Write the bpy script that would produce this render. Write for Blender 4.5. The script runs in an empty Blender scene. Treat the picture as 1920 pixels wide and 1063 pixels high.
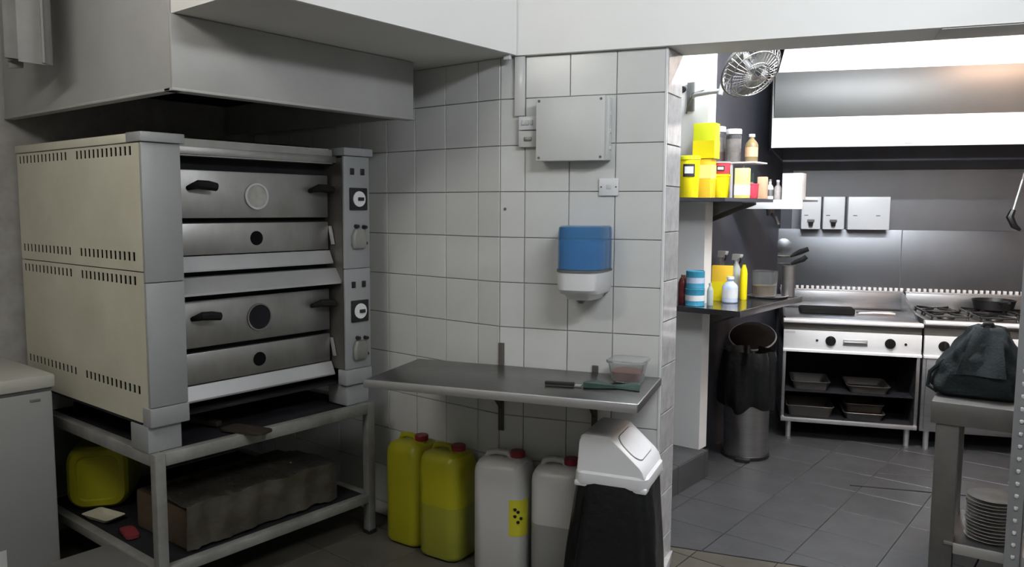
import bpy, bmesh, math, random
from mathutils import Matrix, Vector
from math import sin, cos, pi, radians
random.seed(7)
scene = bpy.context.scene
COL = scene.collection

# ------------------------------------------------------------------ camera
CAM_H = 1.6
PITCH, ROLL, YAW = 0.095, 0.0055, 0.6757
cam_data = bpy.data.cameras.new('camera')
cam_data.sensor_width = 36.0
cam_data.lens = 1477.2 / 1920 * 36.0
cam_data.clip_start = 0.05
cam = bpy.data.objects.new('camera', cam_data)
COL.objects.link(cam)
_fwd = Vector((-sin(YAW) * cos(PITCH), cos(YAW) * cos(PITCH), -sin(PITCH)))
_r = Vector((cos(YAW), sin(YAW), 0))
_u = _r.cross(_fwd)
_r2 = cos(ROLL) * _r + sin(ROLL) * _u
_u2 = -sin(ROLL) * _r + cos(ROLL) * _u
cam.matrix_world = Matrix(((_r2.x, _u2.x, -_fwd.x, 0), (_r2.y, _u2.y, -_fwd.y, 0),
                           (_r2.z, _u2.z, -_fwd.z, CAM_H), (0, 0, 0, 1)))
scene.camera = cam

# ------------------------------------------------------------------ world, lights, exposure
world = bpy.data.worlds.new('world')
scene.world = world
world.use_nodes = True
world.node_tree.nodes['Background'].inputs[0].default_value = (0.5, 0.55, 0.62, 1)
world.node_tree.nodes['Background'].inputs[1].default_value = 0.05
vs = scene.view_settings
vs.view_transform = 'Standard'
vs.look = 'None'
vs.gamma = 1.0
vs.use_curve_mapping = False
vs.exposure = -0.12

# light comes from fluorescent tubes, the warm one added to tint the hood: x, y, z, turn, length, radiance, colour (built as lamps further down)
LAMPS = [
    ('white fluorescent batten on the ceiling left of the camera', -2.10, 0.1, 2.70, 0.8, 1.2, 175, (1.0, 0.97, 0.90)),
    ('white fluorescent batten on the ceiling right of the camera', 0.0, 1.6, 2.70, 0.9, 1.2, 285, (0.93, 0.965, 1.0)),
    ('white fluorescent batten on the kitchen ceiling in front of the hood', -1.0, 3.98, 2.76, 0.4, 1.35, 570, (0.91, 0.96, 1.0)),
    ('added unseen warm batten on the kitchen ceiling tinting the right end of the hood', -0.40, 5.36, 2.76, 0.4, 0.7, 310, (1.0, 0.64, 0.45)),  # added lamp, gives the grey hood band its peach tint
]

# ------------------------------------------------------------------ frames
XB, YB, TH = -2.2316, 2.6949, 0.3214
I4 = Matrix.Identity(4)
FO = I4
FB = Matrix.Translation((XB, YB, 0)) @ Matrix.Rotation(TH, 4, 'Z')     # x along the tiled wall, -y off it
FK = Matrix.Translation((-1.854, 5.454, 0)) @ Matrix.Rotation(0.40, 4, 'Z')  # kitchen back wall
def frame(x, y, rz, z=0): return Matrix.Translation((x, y, z)) @ Matrix.Rotation(rz, 4, 'Z')

# ------------------------------------------------------------------ materials
def mat(name, col, rough=0.5, metal=0.0, col2=None, nscale=6.0, namt=0.5, stretch=(1, 1, 1), bump=0.0, bscale=60.0,
        rvar=0.0, objvar=0.0, trans=0.0, alpha=1.0, coat=0.0, ior=1.45, emit=None, spec=0.5, contrast=(0.35, 0.7)):
    m = bpy.data.materials.new(name)
    m.use_nodes = True
    nt = m.node_tree
    N, L = nt.nodes, nt.links
    b = N['Principled BSDF']
    b.inputs['Roughness'].default_value = rough
    b.inputs['Metallic'].default_value = metal
    b.inputs['IOR'].default_value = ior
    b.inputs['Transmission Weight'].default_value = trans
    b.inputs['Alpha'].default_value = alpha
    b.inputs['Coat Weight'].default_value = coat
    b.inputs['Specular IOR Level'].default_value = spec
    tc = N.new('ShaderNodeTexCoord')
    mp = N.new('ShaderNodeMapping')
    mp.inputs['Scale'].default_value = stretch
    L.new(tc.outputs['Object'], mp.inputs['Vector'])
    nz = N.new('ShaderNodeTexNoise')
    nz.inputs['Scale'].default_value = nscale
    nz.inputs['Detail'].default_value = 5
    nz.inputs['Roughness'].default_value = 0.6
    L.new(mp.outputs['Vector'], nz.inputs['Vector'])
    rp = N.new('ShaderNodeMapRange')
    rp.inputs['From Min'].default_value, rp.inputs['From Max'].default_value = contrast
    rp.inputs['To Max'].default_value = namt
    L.new(nz.outputs['Fac'], rp.inputs['Value'])
    mx = N.new('ShaderNodeMix')
    mx.data_type = 'RGBA'
    c2 = col2 if col2 else tuple(c * 0.75 for c in col)
    mx.inputs[6].default_value = (*col, 1)
    mx.inputs[7].default_value = (*c2, 1)
    L.new(rp.outputs['Result'], mx.inputs[0])
    out = mx.outputs[2]
    if objvar:
        oi = N.new('ShaderNodeObjectInfo')
        r2 = N.new('ShaderNodeMapRange')
        r2.inputs['To Min'].default_value = 1 - objvar
        r2.inputs['To Max'].default_value = 1 + objvar
        L.new(oi.outputs['Random'], r2.inputs['Value'])
        hs = N.new('ShaderNodeHueSaturation')
        L.new(r2.outputs['Result'], hs.inputs['Value'])
        L.new(out, hs.inputs['Color'])
        out = hs.outputs['Color']
    L.new(out, b.inputs['Base Color'])
    if rvar:
        r3 = N.new('ShaderNodeMapRange')
        r3.inputs['To Min'].default_value = max(0.02, rough - rvar)
        r3.inputs['To Max'].default_value = min(1, rough + rvar)
        L.new(nz.outputs['Fac'], r3.inputs['Value'])
        L.new(r3.outputs['Result'], b.inputs['Roughness'])
    if bump:
        n2 = N.new('ShaderNodeTexNoise')
        n2.inputs['Scale'].default_value = bscale
        n2.inputs['Detail'].default_value = 3
        L.new(mp.outputs['Vector'], n2.inputs['Vector'])
        bp = N.new('ShaderNodeBump')
        bp.inputs['Strength'].default_value = bump
        bp.inputs['Distance'].default_value = 0.01
        L.new(n2.outputs['Fac'], bp.inputs['Height'])
        L.new(bp.outputs['Normal'], b.inputs['Normal'])
    if emit:
        b.inputs['Emission Color'].default_value = (*emit[:3], 1)
        b.inputs['Emission Strength'].default_value = emit[3]
    return m

M = {}
M['tile'] = mat('white_glazed_tile', (0.66, 0.67, 0.66), 0.22, 0, (0.58, 0.585, 0.575), 3, 0.6, objvar=0.035, bump=0.03, bscale=12)
M['tile_cream'] = mat('cream_glazed_tile', (0.72, 0.70, 0.60), 0.3, 0, (0.64, 0.62, 0.53), 3, 0.6, objvar=0.03)
M['grout'] = mat('grey_grout', (0.34, 0.33, 0.32), 0.9, 0, (0.22, 0.21, 0.2), 9, 0.8)
M['jamb_tile'] = mat('grey_mottled_jamb_tile', (0.50, 0.50, 0.50), 0.1, 0, (0.30, 0.30, 0.31), 14, 0.8, objvar=0.12)
M['floor_grey'] = mat('grey_stone_floor_tile', (0.066, 0.068, 0.071), 0.38, 0, (0.05, 0.0515, 0.0545), 5, 0.8, objvar=0.06, rvar=0.1, bump=0.08, bscale=40)
M['floor_beige'] = mat('beige_floor_tile', (0.095, 0.088, 0.07), 0.45, 0, (0.055, 0.05, 0.04), 4, 0.8, objvar=0.07, bump=0.08, bscale=40)
M['floor_grout'] = mat('dark_floor_grout', (0.09, 0.088, 0.085), 0.9)
M['paint'] = mat('white_wall_paint', (0.88, 0.88, 0.87), 0.55, 0, (0.84, 0.84, 0.83), 2, 0.6, bump=0.03, bscale=30)
M['paint_grey'] = mat('grey_soffit_paint', (0.72, 0.71, 0.69), 0.6, 0, (0.64, 0.63, 0.61), 2, 0.6)
M['dark_wall'] = mat('dark_steel_wall', (0.075, 0.078, 0.095), 0.5, 0.2, (0.045, 0.045, 0.055), 2, 0.8)
M['dark_gloss'] = mat('dark_polished_steel', (0.10, 0.10, 0.105), 0.12, 0.7, (0.07, 0.07, 0.075), 4, 0.6)
M['satin'] = mat('satin_panel_steel', (0.86, 0.86, 0.865), 0.45, 0.0, (0.80, 0.80, 0.805), 5, 0.6)
M['matt_black'] = mat('matt_black_iron', (0.012, 0.012, 0.012), 0.9, spec=0.15)
M['bracket'] = mat('dark_bracket_steel', (0.11, 0.10, 0.09), 0.5, 0.4, (0.07, 0.062, 0.055))
M['greyish'] = mat('bright_reflection_glass', (0.42, 0.42, 0.38), 0.08, 0, (0.22, 0.21, 0.19), 22, 0.8, coat=0.6)  # grey glass with a bright reflection put into its colour
M['shelf_steel'] = mat('dull_shelf_steel', (0.24, 0.24, 0.235), 0.3, 1, (0.19, 0.19, 0.185), 5, 0.7, (2, 14, 1), rvar=0.06)
M['splash'] = mat('bluish_splashback_steel', (0.215, 0.222, 0.24), 0.38, 1, (0.195, 0.20, 0.218), 3, 0.5, (2, 1, 1), rvar=0.04)
M['steel'] = mat('brushed_steel', (0.50, 0.50, 0.51), 0.34, 1, (0.38, 0.38, 0.39), 5, 0.7, (1, 1, 14), bump=0.05, bscale=30, rvar=0.1)
M['steel_b'] = mat('bright_steel', (0.66, 0.66, 0.67), 0.40, 0.85, (0.56, 0.56, 0.57), 5, 0.6, rvar=0.04)
M['steel_oven'] = mat('worn_oven_steel', (0.42, 0.42, 0.41), 0.42, 0.9, (0.32, 0.31, 0.29), 4, 0.9, (1, 1.6, 1), rvar=0.06, bump=0.04, bscale=25)
M['steel_dull'] = mat('dull_grey_steel', (0.33, 0.33, 0.32), 0.42, 0.8, (0.2, 0.195, 0.185), 5, 0.8)
M['galv'] = mat('galvanised_hood_steel', (0.40, 0.40, 0.39), 0.5, 0.15, (0.31, 0.31, 0.295), 2.5, 0.7, rvar=0.1)
M['near_black'] = mat('near_black_inside', (0.018, 0.018, 0.021), 0.85, 0, (0.008, 0.008, 0.009), spec=0.1)  # near-black colour for insides, undersides and gaps
M['enamel'] = mat('cream_enamel', (0.60, 0.585, 0.48), 0.4, 0, (0.50, 0.48, 0.385), 3.2, 0.9, bump=0.02, bscale=30)
M['enamel_g'] = mat('grey_enamel', (0.31, 0.32, 0.325), 0.4, 0, (0.26, 0.265, 0.27), 4, 0.8)
M['frame_paint'] = mat('grey_painted_frame', (0.30, 0.30, 0.285), 0.5, 0.2, (0.17, 0.165, 0.15), 6, 0.9)
M['black'] = mat('black_plastic', (0.012, 0.012, 0.013), 0.4, 0, (0.02, 0.02, 0.02))
M['hole'] = mat('dark_hole', (0.006, 0.006, 0.007), 0.9, spec=0.05)
M['bag'] = mat('black_bin_bag', (0.006, 0.0065, 0.007), 0.35, 0, (0.010, 0.0105, 0.011), 8, 0.8, bump=1.0, bscale=11, ior=1.35)
M['backpack'] = mat('black_woven_nylon', (0.010, 0.013, 0.014), 0.8, 0, (0.016, 0.020, 0.021), 10, 0.8, bump=0.25, bscale=90, spec=0.15)
M['white_pl'] = mat('white_plastic', (0.76, 0.77, 0.79), 0.35, 0, (0.70, 0.71, 0.73), 3, 0.5)
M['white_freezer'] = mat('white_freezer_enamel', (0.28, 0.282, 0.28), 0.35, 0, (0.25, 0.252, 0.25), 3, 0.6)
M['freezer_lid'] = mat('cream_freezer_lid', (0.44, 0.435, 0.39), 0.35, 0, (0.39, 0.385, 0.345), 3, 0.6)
M['grey_pl'] = mat('light_grey_plastic', (0.62, 0.63, 0.62), 0.4, 0, (0.57, 0.58, 0.57), 3, 0.5)
M['yellow_jug'] = mat('yellow_jerrycan_plastic', (0.35, 0.335, 0.012), 0.35, 0, (0.30, 0.29, 0.010), 4, 0.6)
M['yellow_oil'] = mat('oil_filled_yellow_plastic', (0.27, 0.28, 0.03), 0.35, 0, (0.22, 0.23, 0.03), 4, 0.6)
M['white_jug'] = mat('translucent_white_plastic', (0.50, 0.50, 0.49), 0.35, 0, (0.45, 0.45, 0.44), 4, 0.5)
M['white_jug_l'] = mat('liquid_filled_white_plastic', (0.28, 0.28, 0.27), 0.35, 0, (0.25, 0.25, 0.24), 4, 0.5)
M['red_cap'] = mat('red_cap_plastic', (0.20, 0.012, 0.024), 0.4)
M['label_y'] = mat('yellow_label', (0.55, 0.52, 0.03), 0.5, 0, (0.5, 0.47, 0.03))
M['blue_cover'] = mat('blue_translucent_cover', (0.16, 0.45, 0.80), 0.10, 0, (0.14, 0.40, 0.74), 3, 0.4, trans=0.7, coat=0.4, ior=1.2)
M['blue_paper'] = mat('blue_paper_roll', (0.12, 0.30, 0.62), 0.9)
M['food'] = mat('pink_food', (0.45, 0.23, 0.2), 0.6, 0, (0.3, 0.14, 0.12), 20, 0.9)
M['clear'] = mat('clear_plastic', (0.9, 0.92, 0.92), 0.08, 0, trans=0.92, ior=1.3)
M['glass'] = mat('clear_glass', (0.9, 0.93, 0.93), 0.05, 0, trans=0.95, ior=1.3)
M['green_cloth'] = mat('dark_green_cloth', (0.02, 0.045, 0.036), 0.8, 0, (0.012, 0.028, 0.024), 12, 0.8)
M['wood'] = mat('dark_wood', (0.03, 0.023, 0.016), 0.6, 0, (0.016, 0.012, 0.008), 4, 0.9, (1, 10, 1))
M['wood_l'] = mat('pale_worn_wood', (0.30, 0.26, 0.19), 0.6, 0, (0.2, 0.17, 0.12), 4, 0.9, (1, 10, 1))
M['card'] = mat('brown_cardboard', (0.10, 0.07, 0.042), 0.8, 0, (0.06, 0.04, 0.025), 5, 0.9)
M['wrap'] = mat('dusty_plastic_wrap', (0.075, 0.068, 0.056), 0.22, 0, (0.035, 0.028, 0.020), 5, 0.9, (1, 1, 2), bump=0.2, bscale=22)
M['paper'] = mat('off_white_foam', (0.62, 0.60, 0.48), 0.7)
M['red_pl'] = mat('red_packet', (0.20, 0.03, 0.035), 0.45)
M['cloth_grey'] = mat('grey_cloth', (0.24, 0.235, 0.23), 0.85, 0, (0.16, 0.16, 0.165), 5, 0.8)
M['yellow_tub'] = mat('bright_yellow_tub', (0.90, 0.76, 0.01), 0.35, 0, (0.84, 0.70, 0.01))
M['lime'] = mat('lime_yellow_carton', (0.72, 0.80, 0.02), 0.45, 0, (0.85, 0.80, 0.02), 5, 0.8)
M['orange'] = mat('orange_yellow_card', (0.85, 0.52, 0.03), 0.5, 0, (0.8, 0.6, 0.05))
M['pale_yellow'] = mat('pale_yellow_card', (0.9, 0.82, 0.35), 0.5, 0, (0.85, 0.75, 0.15), 8, 1)
M['red_tub'] = mat('red_tub', (0.62, 0.06, 0.10), 0.4)
M['peach'] = mat('peach_card', (0.8, 0.5, 0.32), 0.5)
M['brown'] = mat('brown_bottle', (0.20, 0.12, 0.05), 0.2, 0, (0.14, 0.08, 0.035), coat=0.5)
M['tan'] = mat('tan_filled_bottle', (0.26, 0.19, 0.09), 0.3)
M['spice_r'] = mat('red_brown_spice', (0.22, 0.10, 0.09), 0.7, 0, (0.4, 0.3, 0.3), 25, 0.8)
M['spice_w'] = mat('pale_spice', (0.55, 0.5, 0.48), 0.7, 0, (0.35, 0.3, 0.3), 25, 0.8)
M['teal'] = mat('teal_blue_tin', (0.05, 0.30, 0.45), 0.35, 0, (0.04, 0.22, 0.36), 5, 0.8)
M['pale_blue'] = mat('pale_blue_plastic', (0.45, 0.55, 0.75), 0.35, 0, (0.6, 0.65, 0.75), 10, 0.9)
M['dark_red'] = mat('dark_red_jar', (0.16, 0.03, 0.03), 0.3)
M['grey_item'] = mat('grey_green_plastic', (0.45, 0.5, 0.48), 0.4)
M['amber'] = mat('amber_liquid', (0.22, 0.14, 0.07), 0.3)
M['plate'] = mat('grey_white_porcelain', (0.42, 0.42, 0.40), 0.25, 0, (0.36, 0.36, 0.345))
M['post'] = mat('grey_slotted_steel', (0.36, 0.37, 0.385), 0.45, 0.5, (0.28, 0.285, 0.295), 6, 0.6)
M['hole_bright'] = mat('pale_slot_stud', (0.62, 0.64, 0.66), 0.5)
M['table_steel'] = mat('scuffed_table_steel', (0.17, 0.165, 0.155), 0.42, 0.5, (0.115, 0.11, 0.105), 6, 0.8)
M['hood_lit'] = mat('lit_hood_steel', (0.86, 0.87, 0.88), 0.3, 0, (0.82, 0.83, 0.84))  # white colour stands in for strongly lit hood steel
M['hood_steel'] = mat('satin_hood_steel', (0.085, 0.087, 0.086), 0.42, 0.3, (0.077, 0.079, 0.078), 3, 0.5)  # darker copy for the hood steel that reflects less light
M['gasket'] = mat('grey_seam', (0.14, 0.14, 0.135), 0.7)

# ------------------------------------------------------------------ mesh helpers
def B(): return bmesh.new()

def box(bm, x0, x1, y0, y1, z0, z1, bev=0.0, seg=2):
    vs_ = [bm.verts.new((x, y, z)) for x in (x0, x1) for y in (y0, y1) for z in (z0, z1)]
    f = [(0, 1, 3, 2), (4, 6, 7, 5), (0, 4, 5, 1), (2, 3, 7, 6), (0, 2, 6, 4), (1, 5, 7, 3)]
    fs = [bm.faces.new([vs_[i] for i in q]) for q in f]
    if bev:
        es = list({e for q in fs for e in q.edges})
        bmesh.ops.bevel(bm, geom=es, offset=bev, segments=seg, affect='EDGES', profile=0.5)
    return bm

def rings(bm, rs, cap0=True, cap1=True, closed=True):
    n = len(rs[0])
    vv = [[bm.verts.new(p) for p in r] for r in rs]
    for a, b in zip(vv[:-1], vv[1:]):
        for i in range(n if closed else n - 1):
            j = (i + 1) % n
            bm.faces.new((a[i], a[j], b[j], b[i]))
    if cap0: bm.faces.new(list(reversed(vv[0])))
    if cap1: bm.faces.new(vv[-1])
    return bm

def _basis(d):
    d = d.normalized()
    a = Vector((0, 0, 1)) if abs(d.z) < 0.95 else Vector((1, 0, 0))
    x = d.cross(a).normalized()
    return x, d.cross(x).normalized()

def cyl(bm, p0, p1, r0, r1=None, n=16, cap=True):
    p0, p1 = Vector(p0), Vector(p1)
    r1 = r0 if r1 is None else r1
    x, y = _basis(p1 - p0)
    rs = [[p + r * (cos(2 * pi * i / n) * x + sin(2 * pi * i / n) * y) for i in range(n)] for p, r in ((p0, r0), (p1, r1))]
    return rings(bm, rs, cap, cap)

def tube(bm, pts, r, n=8):
    pts = [Vector(p) for p in pts]
    rs = []
    for i, p in enumerate(pts):
        d = (pts[min(i + 1, len(pts) - 1)] - pts[max(i - 1, 0)])
        if i == 0: x, y = _basis(d)
        else:
            dn = d.normalized()
            x = (x - dn * x.dot(dn)).normalized()
            y = dn.cross(x)
        rr = r[i] if isinstance(r, (list, tuple)) else r
        rs.append([p + rr * (cos(2 * pi * k / n) * x + sin(2 * pi * k / n) * y) for k in range(n)])
    return rings(bm, rs)

def lathe(bm, prof, c=(0, 0, 0), n=24, F=None, cap0=True, cap1=True):
    rs = []
    for r, z in prof:
        ring = [Vector((r * cos(2 * pi * i / n), r * sin(2 * pi * i / n), z)) for i in range(n)]
        if F: ring = [F @ p for p in ring]
        rs.append([p + Vector(c) for p in ring])
    return rings(bm, rs, cap0, cap1)

def prism(bm, poly, axis, a0, a1):
    def P(p, a):
        return {'x': (a, p[0], p[1]), 'y': (p[0], a, p[1]), 'z': (p[0], p[1], a)}[axis]
    return rings(bm, [[P(p, a0) for p in poly], [P(p, a1) for p in poly]])

def rrect(w, d, r, n=5, cx=0, cy=0):
    pts = []
    for sx, sy, a0 in ((1, 1, 0), (-1, 1, pi / 2), (-1, -1, pi), (1, -1, 1.5 * pi)):
        for k in range(n + 1):
            a = a0 + pi / 2 * k / n
            pts.append((cx + sx * (w / 2 - r) + r * cos(a), cy + sy * (d / 2 - r) + r * sin(a)))
    return pts

def loft(bm, secs, c=(0, 0, 0), cap0=True, cap1=True):
    """secs: (w, d, r, z, dx, dy) rounded rectangles stacked in z"""
    rs = []
    for s in secs:
        w, d, r, z = s[:4]
        dx, dy = (s[4], s[5]) if len(s) > 4 else (0, 0)
        rs.append([(c[0] + x + dx, c[1] + y + dy, c[2] + z) for x, y in rrect(w, d, r)])
    return rings(bm, rs, cap0, cap1)

def make_mesh(name, bm, m, smooth=35):
    bmesh.ops.recalc_face_normals(bm, faces=bm.faces)
    me = bpy.data.meshes.new(name)
    bm.to_mesh(me)
    bm.free()
    if m: me.materials.append(M[m])
    if smooth:
        me.shade_smooth()
        me.set_sharp_from_angle(angle=radians(smooth))
    return me

def link(name, me, mw=None, parent=None):
    o = bpy.data.objects.new(name, me)
    COL.objects.link(o)
    if parent: o.parent = parent
    if mw is not None: o.matrix_basis = mw
    return o

def tag(o, label, cat, group=None):
    o['label'] = label
    o['category'] = cat
    if group: o['group'] = group
    return o

class Thing:
    """Empty at the base of a thing; parts are built in the coordinates of its frame F"""
    def __init__(s, name, label, cat, F=FO, loc=(0, 0, 0), group=None):
        s.loc = Vector(loc)
        s.F = F
        s.root = link(name, None, F @ Matrix.Translation(s.loc))
        s.root.empty_display_size = 0.05
        tag(s.root, label, cat, group)
    def part(s, name, bm, m, parent=None, label=None, smooth=35, kind=None):
        bmesh.ops.translate(bm, verts=bm.verts, vec=-s.loc)
        o = link(name, make_mesh(name, bm, m, smooth), None, parent or s.root)
        if label: o['label'] = label
        if kind: o['kind'] = kind
        return o

def single(name, bm, m, label, cat, F=FO, loc=(0, 0, 0), group=None, smooth=35):
    bmesh.ops.translate(bm, verts=bm.verts, vec=-Vector(loc))
    o = link(name, make_mesh(name, bm, m, smooth), F @ Matrix.Translation(loc))
    return tag(o, label, cat, group)

def struct(name, bm, m, F=FO, smooth=35, label=None):
    o = link(name, make_mesh(name, bm, m, smooth), F)
    o['kind'] = 'structure'
    if label: o['label'] = label
    return o

_tiles = {}
def tile_mesh(w, h, t, m, axis):
    """a bevelled tile lying in x-z (axis y) or x-y (axis z), centred, its back at 0 and its face at -t (y) / +t (z)"""
    k = (round(w, 4), round(h, 4), t, m, axis)
    if k not in _tiles:
        bm = B()
        b = 0.0016
        o = [(-w / 2, -h / 2), (w / 2, -h / 2), (w / 2, h / 2), (-w / 2, h / 2)]
        i = [(-w / 2 + b, -h / 2 + b), (w / 2 - b, -h / 2 + b), (w / 2 - b, h / 2 - b), (-w / 2 + b, h / 2 - b)]
        if axis == 'y':
            rs = [[(x, 0, z) for x, z in o], [(x, -t + b, z) for x, z in o], [(x, -t, z) for x, z in i]]
        else:
            rs = [[(x, z, 0) for x, z in o], [(x, z, t - b) for x, z in o], [(x, z, t) for x, z in i]]
        rings(bm, rs)
        _tiles[k] = make_mesh('tile', bm, m, 0)
    return _tiles[k]

def cuts(a0, a1, ref, step):
    k0 = math.floor((a0 - ref) / step)
    ks = [ref + step * k for k in range(k0, int((a1 - a0) / step) + k0 + 3)]
    c = [a0] + [k for k in ks if a0 + 0.012 < k < a1 - 0.012] + [a1]
    return list(zip(c[:-1], c[1:]))

def wall_tiles(parent, xr, zr, xref, zref, step, m, t=0.006, gap=0.0035, local=I4):
    for x0, x1 in cuts(*xr, xref, step):
        for z0, z1 in cuts(*zr, zref, step):
            me = tile_mesh(x1 - x0 - gap, z1 - z0 - gap, t, m, 'y')
            link('tile', me, local @ Matrix.Translation(((x0 + x1) / 2, 0, (z0 + z1) / 2)), parent)

def floor_tiles(parent, cells, m, t=0.006):
    for cx, cy, w, h in cells:
        link('tile', tile_mesh(w, h, t, m, 'z'), Matrix.Translation((cx, cy, 0)), parent)

# ------------------------------------------------------------------ the setting
TZ = 1.6725          # a tile joint height
SOF = 2.25           # soffit / lintel height
CEIL = 2.80
YE = -2.6            # rear wall
XR = 2.4             # right wall

# floors (slab tops sit 6 mm below the tile faces)
TF = 0.343
def B2_line_y(x, off):   # y of the line parallel to the tiled wall, `off` behind it
    return YB + (x - XB) * math.tan(TH) + off / cos(TH)
thr = 0.40
xk0, xk1, yk1 = -2.35, 2.4, 7.6
bm = B()
prism(bm, [(-4.3, YE - 0.1), (XR + 0.1, YE - 0.1), (XR + 0.1, B2_line_y(XR + 0.1, thr)), (-4.3, B2_line_y(-4.3, thr))], 'z', -0.12, -0.006)
floor = struct('floor', bm, 'floor_grout', smooth=0)
bm = B()
prism(bm, [(-2.6, B2_line_y(-2.6, thr)), (XR + 0.1, B2_line_y(XR + 0.1, thr)), (XR + 0.1, yk1), (-2.6, yk1)], 'z', -0.12, -0.006)
floor_k = struct('floor_kitchen', bm, 'floor_grout', smooth=0)

def clip_poly(poly, a, b, c):
    """keep a*x+b*y+c >= 0"""
    out = []
    for i in range(len(poly)):
        p, q = poly[i], poly[(i + 1) % len(poly)]
        fp, fq = a * p[0] + b * p[1] + c, a * q[0] + b * q[1] + c
        if fp >= 0: out.append(p)
        if (fp >= 0) != (fq >= 0):
            t = fp / (fp - fq)
            out.append((p[0] + t * (q[0] - p[0]), p[1] + t * (q[1] - p[1])))
    return out

def floor_grid(parent, m, x0, x1, y0, y1, xref, yref, keep, extra=None, gap=0.005):
    tanth = math.tan(TH)
    for a0, a1 in cuts(x0, x1, xref, TF):
        for b0, b1 in cuts(y0, y1, yref, TF):
            poly = [(a0 + gap / 2, b0 + gap / 2), (a1 - gap / 2, b0 + gap / 2), (a1 - gap / 2, b1 - gap / 2), (a0 + gap / 2, b1 - gap / 2)]
            c0 = YB - XB * tanth + thr / cos(TH)     # threshold line y = tanth*x + c0
            full = poly
            if keep > 0: poly = clip_poly(poly, -tanth, 1, -c0 - 0.006)
            else: poly = clip_poly(poly, tanth, -1, c0 - 0.006)
            if extra and len(poly) > 2: poly = clip_poly(poly, *extra)
            if len(poly) < 3: continue
            if poly == full:
                link('tile', tile_mesh(a1 - a0 - gap, b1 - b0 - gap, 0.006, m, 'z'), Matrix.Translation(((a0 + a1) / 2, (b0 + b1) / 2, -0.006)), parent)
            else:
                bm = B()
                prism(bm, poly, 'z', -0.006, 0.0)
                link('tile', make_mesh('tile', bm, m, 0), None, parent)
floor_grid(floor_k, 'floor_grey', -2.22, 1.2, 2.7, 6.6, -1.19, 3.608, 1)
floor_grid(floor, 'floor_beige', -4.1, 1.0, 0.2, 4.4, -1.55, 3.26, -1)
# outside the view the slabs carry on level with the tiles
bm = B(); box(bm, -4.2, XR, YE, 0.197, -0.006, 0.0)
struct('floor_rear', bm, 'floor_beige', smooth=0)

# left wall (behind oven and freezer)
bm = B(); box(bm, -4.25, -4.106, YE, YB + 0.15, -0.006, CEIL)
wl = struct('wall_left', bm, 'grout', smooth=0)
wall_tiles(wl, (-YB, -0.1), (0, CEIL), -1.43, TZ, 0.2, 'tile_cream',
           local=Matrix.Translation((-4.106, 0, 0)) @ Matrix.Rotation(pi / 2, 4, 'Z') @ Matrix.Scale(1, 4))
# back wall, left part (square to the left wall)
bm = B(); prism(bm, [(-4.106, YB + 0.006), (XB - 0.004, YB + 0.006), (XB - 0.06, YB + 0.3), (-4.106, YB + 0.3)], 'z', -0.006, CEIL)
wb1 = struct('wall_back', bm, 'grout', smooth=0)
wall_tiles(wb1, (-4.1, XB - 0.001), (0, SOF), XB - 0.1287, TZ, 0.2, 'tile', local=Matrix.Translation((0, YB + 0.006, 0)))
# back wall, right part (turned, runs to the kitchen opening)
bm = B(); prism(bm, [(0.0, 0.006), (0.722, 0.006), (0.75, 0.2), (-0.06, 0.2)], 'z', -0.006, SOF)
wb2 = struct('wall_back_angled', bm, 'grout', FB, smooth=0)
wall_tiles(wb2, (0.001, 0.722), (0, SOF), 0.1163, TZ, 0.2, 'tile', local=Matrix.Translation((0, 0.006, 0)))
# glossy mottled tiles on the end of that wall
ang = math.atan2(0.194, 0.028)
zc = 0.0
k = 0
while zc < SOF - 0.02:
    h = (0.17, 0.205, 0.19)[k % 3]
    h = min(h, SOF - zc)
    link('tile', tile_mesh(0.190, h - 0.004, 0.006, 'jamb_tile', 'y'),
         Matrix.Translation((0.736, 0.103, zc + h / 2)) @ Matrix.Rotation(ang, 4, 'Z'), wb2)
    zc += h; k += 1
bm = B(); box(bm, 0.716, 0.727, -0.004, 0.006, 0, SOF, 0.002)
struct('trim_1', bm, 'white_pl', FB, label='white plastic edge trim up the tiled wall end')

# lintel over the opening and the wall above the tiles
bm = B(); box(bm, 0.03, 5.2, -0.03, 0.2, SOF, CEIL + 0.1)
lint = struct('wall_lintel', bm, 'paint', FB)
# ragged plaster patch under the lintel
bm = B(); box(bm, 1.70, 5.2, -0.022, 0.16, SOF - 0.005, SOF - 0.0005, 0.001)
o = link('plaster_patch', make_mesh('plaster_patch', bm, 'paint_grey'), None, lint)
# right jamb of the opening (outside the frame)
bm = B(); box(bm, 2.55, 5.2, 0.0, 0.2, -0.006, SOF)
struct('wall_right_of_opening', bm, 'paint', FB)

# soffit above the oven, its fascia towards the room
bm = B(); box(bm, -4.106, -2.15, 1.41, YB + 0.006, SOF, CEIL)
struct('ceiling_soffit', bm, 'paint_grey', smooth=0)
bm = B(); box(bm, -2.15, -2.135, 1.41, YB - 0.01, SOF, CEIL)
struct('trim_2', bm, 'paint', smooth=0, label='white painted fascia of the dropped soffit')
# main ceiling
bm = B(); prism(bm, [(-4.25, YE - 0.1), (XR + 0.1, YE - 0.1), (XR + 0.1, B2_line_y(XR + 0.1, 0.1)), (-4.25, B2_line_y(-4.25, 0.1) + 0.9)], 'z', CEIL, CEIL + 0.1)
struct('ceiling', bm, 'paint', smooth=0)
# rear and right wall behind the camera
bm = B(); box(bm, -4.25, XR + 0.1, YE - 0.1, YE, -0.006, CEIL)
struct('wall_rear', bm, 'paint_grey', smooth=0)
bm = B(); box(bm, XR, XR + 0.1, YE, yk1, -0.006, CEIL + 0.15)
struct('wall_right', bm, 'paint_grey', smooth=0)

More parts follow.
